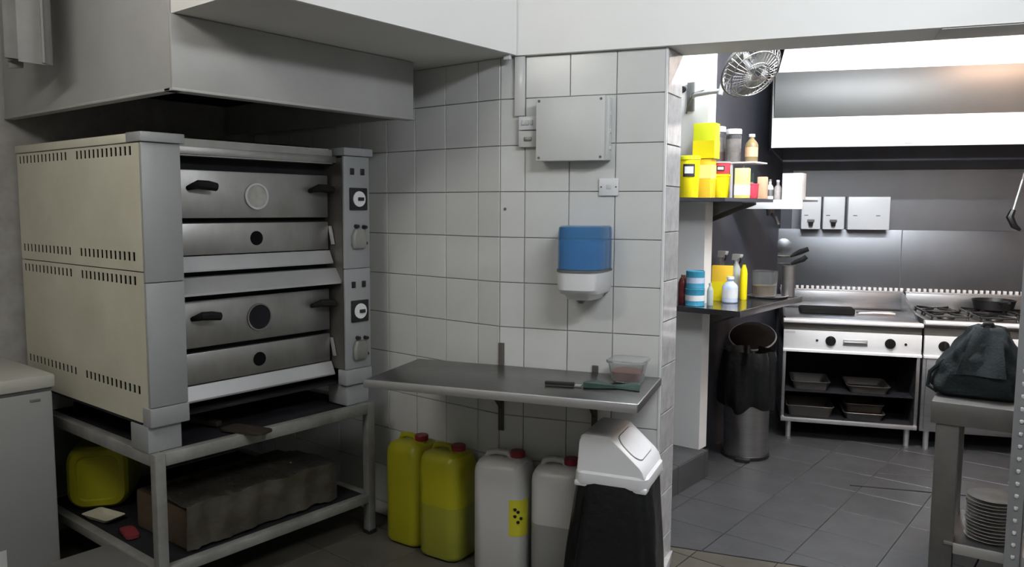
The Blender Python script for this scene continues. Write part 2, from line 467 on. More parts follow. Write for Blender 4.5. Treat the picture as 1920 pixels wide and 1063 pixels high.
# kitchen shell
KC = 2.86
bm = B(); prism(bm, [(-2.6, 2.75), (XR + 0.1, B2_line_y(XR + 0.1, 0.2)), (XR + 0.1, yk1), (-2.6, yk1)], 'z', KC, KC + 0.1)
struct('ceiling_kitchen', bm, 'paint', smooth=0)
bm = B(); box(bm, -2.4, -2.22, 2.95, 6.35, -0.006, KC)
struct('wall_kitchen_left', bm, 'dark_wall', smooth=0)
bm = B(); box(bm, -0.6, 4.9, 0.745, 0.9, -0.006, KC)
struct('wall_kitchen_back', bm, 'dark_wall', FK, smooth=0)  # dark colour also carries the shadow under the hood
# white stub of wall on a tiled kerb
bm = B(); box(bm, -2.22, -2.005, 4.30, 4.40, 0.165, KC)
struct('wall_stub', bm, 'paint', smooth=0)
bm = B(); box(bm, -2.22, -1.968, 2.98, 4.34, -0.006, 0.159)
kerb = struct('kerb', bm, 'floor_grout', smooth=0)
for y0, y1 in cuts(3.06, 4.34, 3.61, TF):
    me = tile_mesh(y1 - y0 - 0.004, 0.158, 0.007, 'floor_grey', 'y')
    link('tile', me, Matrix.Translation((-1.968, (y0 + y1) / 2, 0.08)) @ Matrix.Rotation(pi / 2, 4, 'Z'), kerb)
    link('tile', tile_mesh(0.25, y1 - y0 - 0.004, 0.006, 'floor_grey', 'z'), Matrix.Translation((-2.09, (y0 + y1) / 2, 0.159)), kerb)
# skirting tile at the foot of the jamb
bm = B(); box(bm, 0.735, 0.765, 0.02, 0.2, 0, 0.07, 0.003)
struct('trim_3', bm, 'jamb_tile', FB, label='pale skirting at the foot of the opening')

# fluorescent fittings (housing + tube)
for lab, lx, ly, lz, rz, length, rad, lcol in LAMPS:
    t = Thing('fluorescent_lamp', lab, 'lamp', frame(lx, ly, rz), (0, 0, lz))
    bm = B(); box(bm, -length / 2, length / 2, -0.03, 0.03, lz + 0.05, lz + 0.095, 0.008); t.part('housing', bm, 'white_pl')
    M['tube_' + lab] = mat('fluorescent_tube', (1, 1, 1), 0.4, emit=(*lcol, rad))
    bm = B(); cyl(bm, (-length / 2 + 0.03, 0, lz + 0.025), (length / 2 - 0.03, 0, lz + 0.025), 0.013); t.part('tube', bm, 'tube_' + lab)
    for sx in (-1, 1):
        bm = B(); box(bm, sx * (length / 2 - 0.018) - 0.012, sx * (length / 2 - 0.018) + 0.012, -0.015, 0.015, lz + 0.008, lz + 0.052, 0.003); t.part('end_cap', bm, 'white_pl')

# ------------------------------------------------------------------ oven hood (left)
t = Thing('extractor_hood', 'grey galvanised extractor hood above the pizza oven', 'hood', FO, (-3.3, 1.97, 2.0))
HX0, HX1, HY0, HY1 = -4.10, -2.60, 1.40, 2.53
bm = B(); box(bm, HX1 - 0.012, HX1, HY0, HY1, 2.0, SOF - 0.002, 0.003); fp = t.part('front_panel', bm, 'galv')
bm = B(); box(bm, HX1 - 0.05, HX1 + 0.006, HY0 - 0.004, HY1 + 0.004, 1.992, 2.002, 0.002); t.part('front_lip', bm, 'galv', fp)
bm = B(); box(bm, HX0 + 0.004, HX1 - 0.012, HY0, HY0 + 0.009, 2.0, CEIL - 0.01, 0.002); sp = t.part('side_panel', bm, 'galv')
bm = B(); box(bm, HX0 + 0.004, HX1 - 0.012, HY0 - 0.004, HY0 + 0.04, 1.992, 2.002, 0.002); t.part('side_lip', bm, 'galv', sp)
bm = B(); box(bm, HX0 + 0.004, HX1 - 0.012, HY1 - 0.012, HY1, 2.0, SOF - 0.002, 0.002); t.part('side_panel', bm, 'galv')
bm = B(); box(bm, HX0 + 0.004, HX1 - 0.012, HY0 + 0.01, HY1 - 0.012, 2.17, 2.2); t.part('inner_top', bm, 'near_black')
for k in range(4):
    x0 = -3.95 + k * 0.32
    bm = B(); box(bm, x0, x0 + 0.29, HY0 + 0.1, HY1 - 0.1, 2.14, 2.168, 0.004); t.part('grease_filter', bm, 'near_black')

# grey cloth hanging in front of the hood, top left
bm = B()
n = 40
front, back = [], []
rows = []
for zz in (2.15, 2.17, 2.45, CEIL - 0.005):
    row = []
    for i in range(n + 1):
        u = i / n
        x = -3.60 + 0.36 * u
        y = 1.24 + 0.035 * sin(u * 15 + 0.4) + 0.02 * sin(u * 31)
        row.append((x, y, zz + 0.02 * sin(u * 5) * (1 if zz < 2.3 else 0)))
    rows.append(row)
for r0, r1 in zip(rows[:-1], rows[1:]):
    pass
v = [[bm.verts.new(p) for p in r] for r in rows]
for a, b in zip(v[:-1], v[1:]):
    for i in range(n): bm.faces.new((a[i], a[i + 1], b[i + 1], b[i]))
bm.normal_update(); bmesh.ops.solidify(bm, geom=list(bm.faces), thickness=0.008)
single('hanging_cloth', bm, 'cloth_grey', 'folded grey cloth hanging from the ceiling in the top left corner', 'cloth', FO, (-3.42, 1.24, CEIL), smooth=60)

# ------------------------------------------------------------------ oven stand
t = Thing('oven_stand', 'grey square-tube steel stand carrying the pizza oven', 'stand', FO, (-3.48, 1.96, 0))
SX0, SX1, SY0, SY1 = -4.06, -2.88, 1.43, 2.525
w = 0.042
ST = 0.655
for x in (SX0, SX1 - w):
    for y in (SY0, SY1 - w):
        bm = B(); box(bm, x, x + w, y, y + w, 0.0, ST, 0.003); t.part('leg', bm, 'frame_paint')
        bm = B(); box(bm, x - 0.004, x + w + 0.004, y - 0.004, y + w + 0.004, 0, 0.02, 0.003); t.part('foot', bm, 'black')
for x in (SX0, SX1 - w):
    bm = B(); box(bm, x, x + w, SY0 + w, SY1 - w, ST - 0.05, ST, 0.003); t.part('top_rail', bm, 'frame_paint')
    bm = B(); box(bm, x, x + w, SY0 + w, SY1 - w, 0.16, 0.2, 0.003); t.part('bottom_rail', bm, 'frame_paint')
for y in (SY0, SY1 - w):
    bm = B(); box(bm, SX0 + w, SX1 - w, y, y + w, ST - 0.05, ST, 0.003); t.part('top_rail', bm, 'frame_paint')
    bm = B(); box(bm, SX0 + w, SX1 - w, y, y + w, 0.16, 0.2, 0.003); t.part('bottom_rail', bm, 'frame_paint')
bm = B(); box(bm, SX0 + w, SX1 - w, SY0 + w, SY1 - w, 0.178, 0.195); t.part('shelf', bm, 'near_black')
bm = B(); box(bm, SX0 + w, SX1 - w, SY0 + w, SY1 - w, ST - 0.02, ST - 0.006); t.part('top_plate', bm, 'near_black')

# ------------------------------------------------------------------ pizza oven
t = Thing('pizza_oven', 'large twin-deck steel pizza oven with cream vented side', 'oven', FO, (-3.48, 1.98, ST))
OX0, OX1 = -4.07, -2.90
OY0, OY1 = 1.43, 2.525
PZ0, PZ1 = 0.765, 1.838
PD = 0.10     # pillar depth
LP1 = 1.583   # inner edge of left pillar
RP0 = 2.372   # inner edge of right pillar
bm = B(); box(bm, OX0 + 0.01, OX1 - PD - 0.04, OY0 + 0.02, OY1 - 0.02, PZ0 + 0.02, PZ1 - 0.01); t.part('inner_body', bm, 'near_black')
# vented side panels: real slots cut in a sheet, one sheet per deck
def vent_panel(y, z0, z1, rowz, flip):
    xs = []
    for g0, g1, k in ((-4.035, -3.55, 13), (-3.44, -2.985, 13)):
        for i in range(k):
            a = g0 + (g1 - g0) * i / (k - 1)
            xs.append((a - 0.0105, a + 0.0105))
    xc = sorted([OX0, OX1 - 0.016] + [v_ for p in xs for v_ in p])
    zs = [(z - 0.017, z + 0.017) for z in rowz]
    zcut = sorted([z0, z1] + [v_ for p in zs for v_ in p])
    bm = B()
    g = {}
    def V(i, j):
        if (i, j) not in g: g[(i, j)] = bm.verts.new((xc[i], y, zcut[j]))
        return g[(i, j)]
    for i in range(len(xc) - 1):
        for j in range(len(zcut) - 1):
            xm, zm = (xc[i] + xc[i + 1]) / 2, (zcut[j] + zcut[j + 1]) / 2
            if any(a < xm < b for a, b in xs) and any(a < zm < b for a, b in zs): continue
            bm.faces.new((V(i, j), V(i + 1, j), V(i + 1, j + 1), V(i, j + 1)))
    bm.normal_update(); bmesh.ops.solidify(bm, geom=list(bm.faces), thickness=0.004)
    return bm
SEAM = 1.352
for y in (OY0, OY1 - 0.004):
    t.part('side_panel', vent_panel(y, SEAM + 0.004, PZ1 - 0.003, (1.808, 1.41), 0), 'enamel', smooth=0)
    t.part('side_panel', vent_panel(y, PZ0 + 0.004, SEAM, (1.318, 0.895), 0), 'enamel', smooth=0)
bm = B(); box(bm, OX0 + 0.002, OX1 - PD, OY0 + 0.008, OY0 + 0.018, PZ0 + 0.01, PZ1 - 0.01); t.part('side_lining', bm, 'hole')
bm = B(); box(bm, OX0 - 0.006, OX1 - 0.101, OY0 - 0.006, OY1 + 0.006, PZ1, PZ1 + 0.034, 0.004); t.part('top_cover', bm, 'enamel')
bm = B(); box(bm, OX0, OX1 - 0.075, OY0, OY1, PZ0 - 0.006, PZ0 + 0.004); t.part('base_plate', bm, 'near_black')
bm = B(); box(bm, OX0, OX0 + 0.01, OY0 + 0.005, OY1 - 0.005, PZ0, PZ1); t.part('back_panel', bm, 'enamel')
# left and right pillar, with caps and feet
def pillar(y0, y1):
    p = None
    bm = B(); box(bm, OX1 - 0.015, OX1, y0 + 0.0005, y1, 0.834, SEAM - 0.04, 0.004); p = t.part('front_pillar', bm, 'enamel_g')
    bm = B(); box(bm, OX1 - 0.015, OX1, y0 + 0.0005, y1, SEAM - 0.038, PZ1, 0.004); t.part('upper_front', bm, 'enamel_g', p)
    bm = B(); box(bm, OX1 - 0.06, OX1 + 0.003, y0 - 0.003, y1 + 0.002, PZ0 - 0.006, 0.832, 0.004); t.part('lower_front', bm, 'enamel_g', p)
    bm = B(); box(bm, OX1 - PD, OX1 + 0.014, y0 - 0.007, y1 + 0.012, PZ1 + 0.001, PZ1 + 0.037, 0.003); t.part('cap', bm, 'enamel_g', p)
    return p
pl = pillar(OY0, LP1)
pr = pillar(RP0, OY1)
for x in (OX0 + 0.02, OX1 - 0.16):
    for y in (OY0 - 0.004, OY1 - 0.136):
        bm = B(); box(bm, x, x + 0.14, y, y + 0.135, ST, PZ0 - 0.006, 0.004); t.part('foot', bm, 'enamel_g')
# recess floor/ceiling sheets between the pillars
bm = B(); box(bm, OX1 - PD - 0.06, OX1 - 0.05, LP1, RP0, 1.805, PZ1 - 0.002, 0.002); t.part('header', bm, 'steel_oven')
def chamber(z_top):
    """door + drop flap + ledge below; z_top is the top of the door"""
    xf = -3.0
    d = 0.018
    tilt = lambda z: 0
    bm = B(); box(bm, xf - d, xf, LP1 + 0.02, RP0 - 0.014, z_top - 0.195, z_top, 0.004); door = t.part('door', bm, 'steel_oven')
    bm = B(); box(bm, xf - d, xf, LP1 + 0.02, RP0 - 0.014, z_top - 0.345, z_top - 0.215, 0.004); flap = t.part('flap', bm, 'steel_oven')
    for yc, s in ((1.665, 1), (2.255, 1)):
        bm = B()
        z = z_top - 0.064
        tube(bm, [(xf, yc, z - 0.01), (xf + 0.025, yc + 0.004, z - 0.004), (xf + 0.042, yc + 0.02, z + 0.004), (xf + 0.045, yc + 0.06, z + 0.002), (xf + 0.045, yc + 0.098, z - 0.004)], [0.010, 0.013, 0.018, 0.019, 0.017], 10)
        t.part('handle', bm, 'matt_black', door)
    # hinge arms beside the flap
    for yy in (LP1 + 0.014, RP0 - 0.009):
        bm = B(); prism(bm, [(xf - 0.005, z_top - 0.235), (xf + 0.012, z_top - 0.235), (xf + 0.035, z_top - 0.32), (xf + 0.018, z_top - 0.32)], 'y', yy - 0.004, yy + 0.004); t.part('hinge_arm', bm, 'steel_b', flap)
    # ledge
    bm = B(); prism(bm, [(xf - 0.02, z_top - 0.349), (xf + 0.004, z_top - 0.349), (xf + 0.030, z_top - 0.403), (xf + 0.030, z_top - 0.410), (xf - 0.02, z_top - 0.410)], 'y', LP1 + 0.012, RP0 - 0.012)
    t.part('ledge', bm, 'steel_b', smooth=0)
    return door, flap
d1, f1 = chamber(1.748)
d2, f2 = chamber(1.218)
def disc(bm, x, y, z, r0, r1, dx, n=28): return cyl(bm, (x, y, z), (x + dx, y, z), r0, r1, n)
bm = B(); lathe(bm, [(0.052, 0), (0.058, 0.004), (0.057, 0.009), (0.048, 0.009), (0.048, 0.004)], (-3.0, 1.975, 1.646), 32, Matrix.Rotation(pi / 2, 4, 'Y'), False, False)
t.part('window_ring', bm, 'steel_b', d1)
bm = B(); disc(bm, -3.0, 1.975, 1.646, 0.05, 0.049, 0.005); t.part('window_glass', bm, 'greyish', d1, label='cloudy round window with a bright reflection painted in')
bm = B(); lathe(bm, [(0.056, 0), (0.061, 0.004), (0.06, 0.007), (0.054, 0.007), (0.054, 0.002)], (-3.0, 1.975, 1.122), 32, Matrix.Rotation(pi / 2, 4, 'Y'), False, False)
t.part('window_ring', bm, 'steel_dull', d2)
bm = B(); disc(bm, -3.0, 1.975, 1.122, 0.055, 0.055, 0.003); t.part('window_glass', bm, 'near_black', d2, label='dark round window')
for z, fl in ((1.466, f1), (0.936, f2)):
    bm = B(); disc(bm, -3.0, 1.972, z, 0.031, 0.03, 0.003); t.part('spy_hole', bm, 'hole', fl)
# sloping visor between the decks
bm = B(); prism(bm, [(-3.02, 1.316), (-2.965, 1.316), (-2.925, 1.256), (-2.925, 1.246), (-2.94, 1.246), (-3.02, 1.26)], 'y', LP1 + 0.005, RP0 - 0.001); t.part('visor', bm, 'steel_b', smooth=0)
bm = B(); prism(bm, [(-3.02, 1.862), (-2.958, 1.864), (-2.955, 1.80), (-2.965, 1.80), (-3.02, 1.80)], 'y', LP1 + 0.005, RP0 - 0.02); t.part('visor', bm, 'steel_oven', smooth=0)
# inner cheeks
for y in (LP1 - 0.004, RP0): 
    bm = B(); box(bm, OX1 - 0.17, OX1 - 0.016, y, y + 0.004, PZ0 + 0.07, PZ1 - 0.01); t.part('cheek', bm, 'bracket')
# controls on the right pillar
for dz in (0.0, -0.53):
    for yy in (2.42, 2.482):
        bm = B(); box(bm, OX1, OX1 + 0.006, yy - 0.011, yy + 0.011, 1.752 + dz, 1.782 + dz, 0.002); t.part('pilot_switch', bm, 'black', pr)
    bm = B(); box(bm, OX1, OX1 + 0.01, 2.402, 2.506, 1.588 + dz, 1.692 + dz, 0.004); bz = t.part('thermostat', bm, 'black', pr)
    bm = B(); cyl(bm, (OX1 + 0.008, 2.454, 1.64 + dz), (OX1 + 0.014, 2.454, 1.64 + dz), 0.037, 0.036, 24); t.part('dial', bm, 'white_pl', pr)
    bm = B(); box(bm, OX1 + 0.013, OX1 + 0.022, 2.444, 2.476, 1.632 + dz, 1.648 + dz, 0.002); t.part('dial_pointer', bm, 'black', pr)
    bm = B(); loft(bm, [(0.07, 0.02, 0.008, 1.41 + dz), (0.08, 0.03, 0.012, 1.425 + dz), (0.08, 0.03, 0.012, 1.47 + dz), (0.05, 0.024, 0.01, 1.498 + dz)]) 
    bmesh.ops.rotate(bm, verts=bm.verts, matrix=Matrix.Rotation(pi / 2, 3, 'Z')); bmesh.ops.translate(bm, verts=bm.verts, vec=(OX1 + 0.012, 2.448, 0)); t.part('gas_valve', bm, 'frame_paint', pr)
    for yy, zz in ((2.438, 1.512), (2.486, 1.508), (2.486, 1.432)):
        bm = B(); cyl(bm, (OX1, yy, zz + dz), (OX1 + 0.022, yy, zz + dz), 0.010, 0.008, 12); t.part('valve_knob', bm, 'black', pr)

# flat tray and board lying on the oven
bm = B(); box(bm, -3.95, -3.15, 1.75, 2.38, PZ1 + 0.036, PZ1 + 0.052, 0.004)
single('baking_board', bm, 'wood', 'dark flat baking board lying on top of the pizza oven', 'board', FO, (-3.55, 2.07, PZ1 + 0.036))

# peel across the stand's front rail
PF = frame(-2.87, 1.86, radians(15))
t = Thing('pizza_peel', 'worn wooden pizza peel sticking out over the front rail of the oven stand', 'peel', PF, (0, 0, ST + 0.001))
bm = B(); loft(bm, [(0.22, 0.10, 0.03, ST + 0.001), (0.22, 0.10, 0.03, ST + 0.009)], (-0.05, 0, 0)); t.part('blade', bm, 'wood')
bm = B(); box(bm, -0.9, -0.2, -0.017, 0.017, ST + 0.001, ST + 0.026, 0.006); t.part('handle', bm, 'wood')

# plastic-wrapped box on the stand shelf
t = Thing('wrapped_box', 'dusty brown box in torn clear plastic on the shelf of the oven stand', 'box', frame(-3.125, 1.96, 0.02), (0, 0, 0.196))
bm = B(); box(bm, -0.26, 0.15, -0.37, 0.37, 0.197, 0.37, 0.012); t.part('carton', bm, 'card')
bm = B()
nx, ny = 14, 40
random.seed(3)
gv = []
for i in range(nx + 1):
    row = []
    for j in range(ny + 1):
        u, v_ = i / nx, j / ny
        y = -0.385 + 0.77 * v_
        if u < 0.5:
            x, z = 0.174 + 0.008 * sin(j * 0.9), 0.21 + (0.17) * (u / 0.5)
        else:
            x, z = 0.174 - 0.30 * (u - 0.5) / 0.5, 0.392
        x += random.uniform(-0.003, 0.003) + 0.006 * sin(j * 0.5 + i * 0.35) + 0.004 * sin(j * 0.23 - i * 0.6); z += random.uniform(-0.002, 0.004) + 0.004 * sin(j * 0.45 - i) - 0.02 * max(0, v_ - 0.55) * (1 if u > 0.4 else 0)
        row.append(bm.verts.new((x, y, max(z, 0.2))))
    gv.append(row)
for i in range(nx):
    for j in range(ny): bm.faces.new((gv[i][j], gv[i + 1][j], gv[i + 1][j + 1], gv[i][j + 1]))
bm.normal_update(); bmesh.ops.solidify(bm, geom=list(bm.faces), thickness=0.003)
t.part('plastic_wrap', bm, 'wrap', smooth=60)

# foam tray and red packet on the stand shelf
bm = B(); loft(bm, [(0.12, 0.07, 0.012, 0.2005), (0.18, 0.10, 0.015, 0.222), (0.176, 0.096, 0.014, 0.222), (0.116, 0.066, 0.012, 0.204)])
single('foam_tray', bm, 'paper', 'small off-white foam tray on the stand shelf by the yellow canister', 'tray', frame(-3.575, 1.53, 0.20), (0, 0, 0.2005))
bm = B(); loft(bm, [(0.02, 0.05, 0.008, 0.197), (0.13, 0.055, 0.02, 0.203), (0.13, 0.055, 0.02, 0.217), (0.03, 0.05, 0.008, 0.224)])
single('red_packet', bm, 'red_pl', 'small red packet on the oven stand shelf', 'packet', frame(-3.31, 1.52, -0.2), (0, 0, 0.196))

# ------------------------------------------------------------------ jerrycans
def jerrycan(label, F, w, d, h, body, lower, level, cap='red_cap', sticker=None, capx=0.07):
    t = Thing('jerrycan', label, 'jerrycan', F, (0, 0, 0), 'jerrycans under the wall shelf')
    r = 0.05
    if level:
        bm = B(); loft(bm, [(w - 0.05, d - 0.05, r - 0.02, 0.001), (w - 0.012, d - 0.012, r, 0.012), (w, d, r, 0.03), (w, d, r, level)], cap1=False); b0 = t.part('lower_body', bm, lower, label='lower body darkened by the liquid inside')
        z0 = [(w, d, r, level), (w, d, r, h - 0.06)]
    else:
        z0 = [(w - 0.05, d - 0.05, r - 0.02, 0.001), (w - 0.012, d - 0.012, r, 0.012), (w, d, r, 0.03), (w, d, r, h - 0.06)]
    bm = B(); loft(bm, z0 + [(w - 0.006, d - 0.006, r, h - 0.035), (w - 0.03, d - 0.03, r - 0.01, h - 0.012), (w - 0.09, d - 0.07, 0.03, h), (0.03, 0.02, 0.009, h)], cap0=not level)
    b1 = t.part('body', bm, body)
    # handle bridging the top
    bm = B()
    tube(bm, [(-w * 0.36, 0, h - 0.014), (-w * 0.30, 0, h + 0.012), (-w * 0.16, 0, h + 0.02), (w * 0.06, 0, h + 0.018), (w * 0.14, 0, h - 0.004)], [0.014, 0.015, 0.013, 0.014, 0.016], 10)
    t.part('handle', bm, body)
    bm = B(); cyl(bm, (capx, 0.0, h - 0.006), (capx, 0, h + 0.012), 0.025, 0.025, 20); t.part('neck', bm, body)
    bm = B(); lathe(bm, [(0.032, h + 0.008), (0.033, h + 0.012), (0.033, h + 0.030), (0.03, h + 0.034), (0.005, h + 0.034)], (capx, 0, 0), 22); t.part('cap', bm, cap)
    if sticker:
        # the sticker bends round the front right corner
        path = [(0.055, -d / 2), (w / 2 - r, -d / 2)] + [(w / 2 - r + r * cos(a_), -d / 2 + r + r * sin(a_)) for a_ in [-pi / 2 + pi / 2 * q_ / 6 for q_ in range(1, 7)]] + [(w / 2, -d / 2 + r + 0.012)]
        bm = B()
        cx_, cy_ = 0, 0
        rings(bm, [[(x_ * (1 + 0.0012 / w), y_ - 0.0004, z_) for x_, y_ in path] for z_ in (sticker[2], sticker[3])], False, False, closed=False)
        bm.normal_update(); bmesh.ops.solidify(bm, geom=list(bm.faces), thickness=0.0016); lb = t.part('sticker', bm, 'label_y', label='yellow sticker with black marks')
        for q_, zz in ((2, 0.75), (3, 0.68), (2, 0.56), (4, 0.5), (3, 0.4)):
            zc_ = sticker[2] + zz * (sticker[3] - sticker[2])
            bm = B(); cyl(bm, (path[q_][0] - 0.003, path[q_][1] + 0.003, zc_), (path[q_][0] + 0.0025, path[q_][1] - 0.0025, zc_), 0.007, 0.007, 10); t.part('print_mark', bm, 'black', lb)
    return t
jerrycan('plain yellow jerrycan nearest the oven, fully opaque', frame(-2.675, 2.585, 0.06), 0.215, 0.195, 0.495, 'yellow_jug', None, None, capx=0.055)
jerrycan('yellow jerrycan with dark oil filling its lower half', frame(-2.437, 2.578, 0.10), 0.225, 0.195, 0.495, 'yellow_jug', 'yellow_oil', 0.255, capx=0.06)
jerrycan('white jerrycan with a yellow sticker on its lower right', FB @ frame(0.070, -0.108, 0.0), 0.240, 0.19, 0.515, 'white_jug', None, None, sticker=(0.045, 0.10, 0.20, 0.36), capx=0.06)
jerrycan('white jerrycan half full of liquid, next to the swing bin', FB @ frame(0.325, -0.108, 0.0), 0.222, 0.19, 0.51, 'white_jug', 'white_jug_l', 0.27, capx=0.05)

# yellow canister lying on its side on the stand shelf, its base towards us
YC = frame(-3.868, 1.685, 0.93, 0.347) @ Matrix.Rotation(pi / 2, 4, 'X')
t = Thing('yellow_canister', 'yellow canister lying on its side on the oven stand shelf beside the freezer', 'jerrycan', YC, (0, 0, 0))
w, d, r = 0.27, 0.30, 0.075
bm = B(); loft(bm, [(w - 0.1, d - 0.1, 0.04, 0.192), (w - 0.09, d - 0.09, 0.04, 0.2), (w - 0.04, d - 0.04, 0.06, 0.2), (w - 0.01, d - 0.01, r, 0.185), (w, d, r, 0.15), (w, d, r, -0.07), (w - 0.05, d - 0.05, 0.06, -0.11)]); t.part('body', bm, 'yellow_jug')
bm = B(); cyl(bm, (0.06, 0, -0.105), (0.06, 0, -0.135), 0.03, 0.03); t.part('cap', bm, 'red_cap')

# ------------------------------------------------------------------ chest freezer
t = Thing('chest_freezer', 'white chest freezer at the left edge of the picture', 'freezer', FO, (-3.82, 0.7, 0))
fx0, fx1, fy0, fy1 = -4.095, -3.545, 0.1, 1.335
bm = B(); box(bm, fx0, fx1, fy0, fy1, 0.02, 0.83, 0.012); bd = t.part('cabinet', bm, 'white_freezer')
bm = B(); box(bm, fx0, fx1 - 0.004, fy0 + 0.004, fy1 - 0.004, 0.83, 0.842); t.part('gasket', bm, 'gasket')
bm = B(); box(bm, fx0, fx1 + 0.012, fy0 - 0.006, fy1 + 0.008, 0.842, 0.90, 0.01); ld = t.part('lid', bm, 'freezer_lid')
bm = B(); box(bm, fx0 + 0.03, fx1 - 0.03, fy0 + 0.03, fy1 - 0.03, 0.0, 0.02); t.part('plinth', bm, 'black')
bm = B(); box(bm, fx1, fx1 + 0.003, 1.245, 1.285, 0.792, 0.802, 0.001); t.part('badge', bm, 'gasket', bd)
bm = B(); box(bm, fx1, fx1 + 0.002, 0.98, 1.13, 0.10, 0.20); t.part('rating_sticker', bm, 'grey_pl', bd)
bm = B(); box(bm, fx1, fx1 + 0.004, 1.02, 1.06, 0.15, 0.17, 0.001); t.part('thermostat_knob', bm, 'black', bd)

# low steel table whose far corner shows at the lower edge
t = Thing('low_table', 'plain grey low steel table at the bottom left edge', 'table', frame(-2.70, 1.172, 0.0), (0.25, -0.3, 0))
bm = B(); box(bm, 0, 0.5, -0.6, 0, 0.42, 0.45, 0.004); t.part('top', bm, 'table_steel')
for x in (0.01, 0.45):
    for y in (-0.59, -0.05):
        bm = B(); box(bm, x, x + 0.04, y, y + 0.04, 0, 0.42, 0.003); t.part('leg', bm, 'table_steel')
bm = B(); box(bm, 0.02, 0.48, -0.58, -0.02, 0.12, 0.135); t.part('shelf', bm, 'table_steel')

# ------------------------------------------------------------------ wall shelf with brackets
t = Thing('wall_shelf', 'stainless steel wall shelf on brackets above the jerrycans', 'shelf', FB, (0.15, 0, 0.87))
bm = B(); box(bm, -0.40, 0.727, -0.50, -0.008, 0.882, 0.90, 0.003); sh = t.part('shelf_board', bm, 'shelf_steel')
bm = B(); box(bm, -0.40, 0.727, -0.505, -0.495, 0.868, 0.902, 0.003); t.part('front_lip', bm, 'steel_b', sh)
bm = B(); box(bm, 0.722, 0.73, -0.495, -0.008, 0.868, 0.90, 0.002); t.part('end_lip', bm, 'steel', sh)
for s_, ztop, zbot in ((0.012, 1.0, 0.60), (0.445, 0.93, 0.66)):
    bm = B(); box(bm, s_ - 0.013, s_ + 0.013, -0.010, -0.001, zbot, ztop, 0.002); br = t.part('bracket', bm, 'bracket')
    bm = B(); box(bm, s_ - 0.012, s_ + 0.012, -0.42, -0.008, 0.858, 0.8815, 0.002); t.part('arm', bm, 'bracket', br)
    bm = B(); prism(bm, [(-0.009, 0.70), (-0.009, 0.73), (-0.17, 0.86), (-0.20, 0.86)], 'x', s_ - 0.006, s_ + 0.006); t.part('brace', bm, 'bracket', br)

# food tub on the shelf
t = Thing('food_container', 'small clear plastic tub of pink food at the end of the wall shelf', 'container', FB @ frame(0.615, -0.13, -0.06), (0, 0, 0.903))
bm = B(); loft(bm, [(0.115, 0.105, 0.02, 0.904), (0.145, 0.13, 0.022, 0.985), (0.14, 0.125, 0.02, 0.985), (0.11, 0.10, 0.018, 0.908)]); t.part('tub', bm, 'clear')
bm = B(); loft(bm, [(0.1, 0.09, 0.018, 0.91), (0.12, 0.108, 0.02, 0.945), (0.05, 0.04, 0.01, 0.955)]); t.part('food', bm, 'food')
bm = B(); loft(bm, [(0.158, 0.142, 0.024, 0.984), (0.16, 0.144, 0.024, 0.990), (0.154, 0.138, 0.022, 0.994)]); t.part('lid', bm, 'clear')
# knife with dark green cloth
bm = B()
rs = []
for k in range(9):
    u = k / 8
    wv = 0.035 + 0.012 * sin(u * 7)
    rs.append([(-0.11 + 0.22 * u, -wv + 0.01 * sin(u * 5), 0.903), (-0.11 + 0.22 * u, wv, 0.903), (-0.11 + 0.22 * u, wv * 0.7, 0.915 + 0.006 * sin(u * 9)), (-0.11 + 0.22 * u, -wv * 0.7, 0.918 + 0.004 * sin(u * 6 + 1))])
rings(bm, rs)
single('folded_cloth', bm, 'green_cloth', 'dark green cloth folded on the wall shelf in front of the food tub', 'cloth', FB @ frame(0.58, -0.27, 0.15), (0, 0, 0.903), smooth=60)
t = Thing('kitchen_knife', 'black-handled knife lying on the wall shelf beside the green cloth', 'knife', FB @ frame(0.42, -0.31, 0.1), (0, 0, 0.903))
bm = B(); box(bm, -0.10, 0.02, -0.011, 0.011, 0.903, 0.918, 0.004); t.part('handle', bm, 'black')
bm = B(); prism(bm, [(0.02, -0.012), (0.045, -0.014), (0.05, 0.012), (0.02, 0.012)], 'z', 0.906, 0.909); t.part('blade', bm, 'steel_b')

# ------------------------------------------------------------------ things on the tiled wall
t = Thing('junction_box', 'large light grey electrical enclosure screwed to the tiled wall', 'electrical box', FB, (0.345, 0, 1.80))
bx0, bx1, bz0, bz1, bdp = 0.195, 0.50, 1.80, 2.058, 0.085
bm = B(); box(bm, bx0, bx1 + 0.0, -0.055, -0.001, bz0, bz1, 0.006); t.part('base', bm, 'grey_pl')
bm = B(); box(bm, bx0 - 0.002, bx1 - 0.012, -bdp, -0.056, bz0 - 0.002, bz1 + 0.002, 0.005); cv = t.part('cover', bm, 'grey_pl')
for x in (bx0 + 0.012, bx1 - 0.028):
    for z in (bz0 + 0.012, bz1 - 0.012):
        bm = B(); cyl(bm, (x, -bdp + 0.001, z), (x, -bdp - 0.003, z), 0.006, 0.005, 12); t.part('screw', bm, 'gasket', cv)
for z in (1.85, 1.92, 1.99):
    bm = B(); cyl(bm, (bx1 - 0.001, -0.03, z), (bx1 + 0.004, -0.03, z), 0.011, 0.009, 14); t.part('knockout', bm, 'grey_pl')
# trunking down to the switches
bm = B(); box(bm, 0.072, 0.118, -0.018, -0.001, 1.997, SOF - 0.0005, 0.003)
single('cable_trunking', bm, 'tile', 'white cable trunking running down the tiled wall to the switches', 'trunking', FB, (0.095, 0, 1.997))
bm = B(); box(bm, 0.035, 0.065, -0.06, -0.031, SOF - 0.02, CEIL - 0.002, 0.004)
single('cable_trunking', bm, 'white_pl', 'white vertical trunking in the corner above the tiled wall', 'trunking', FB, (0.05, -0.03, SOF - 0.02))
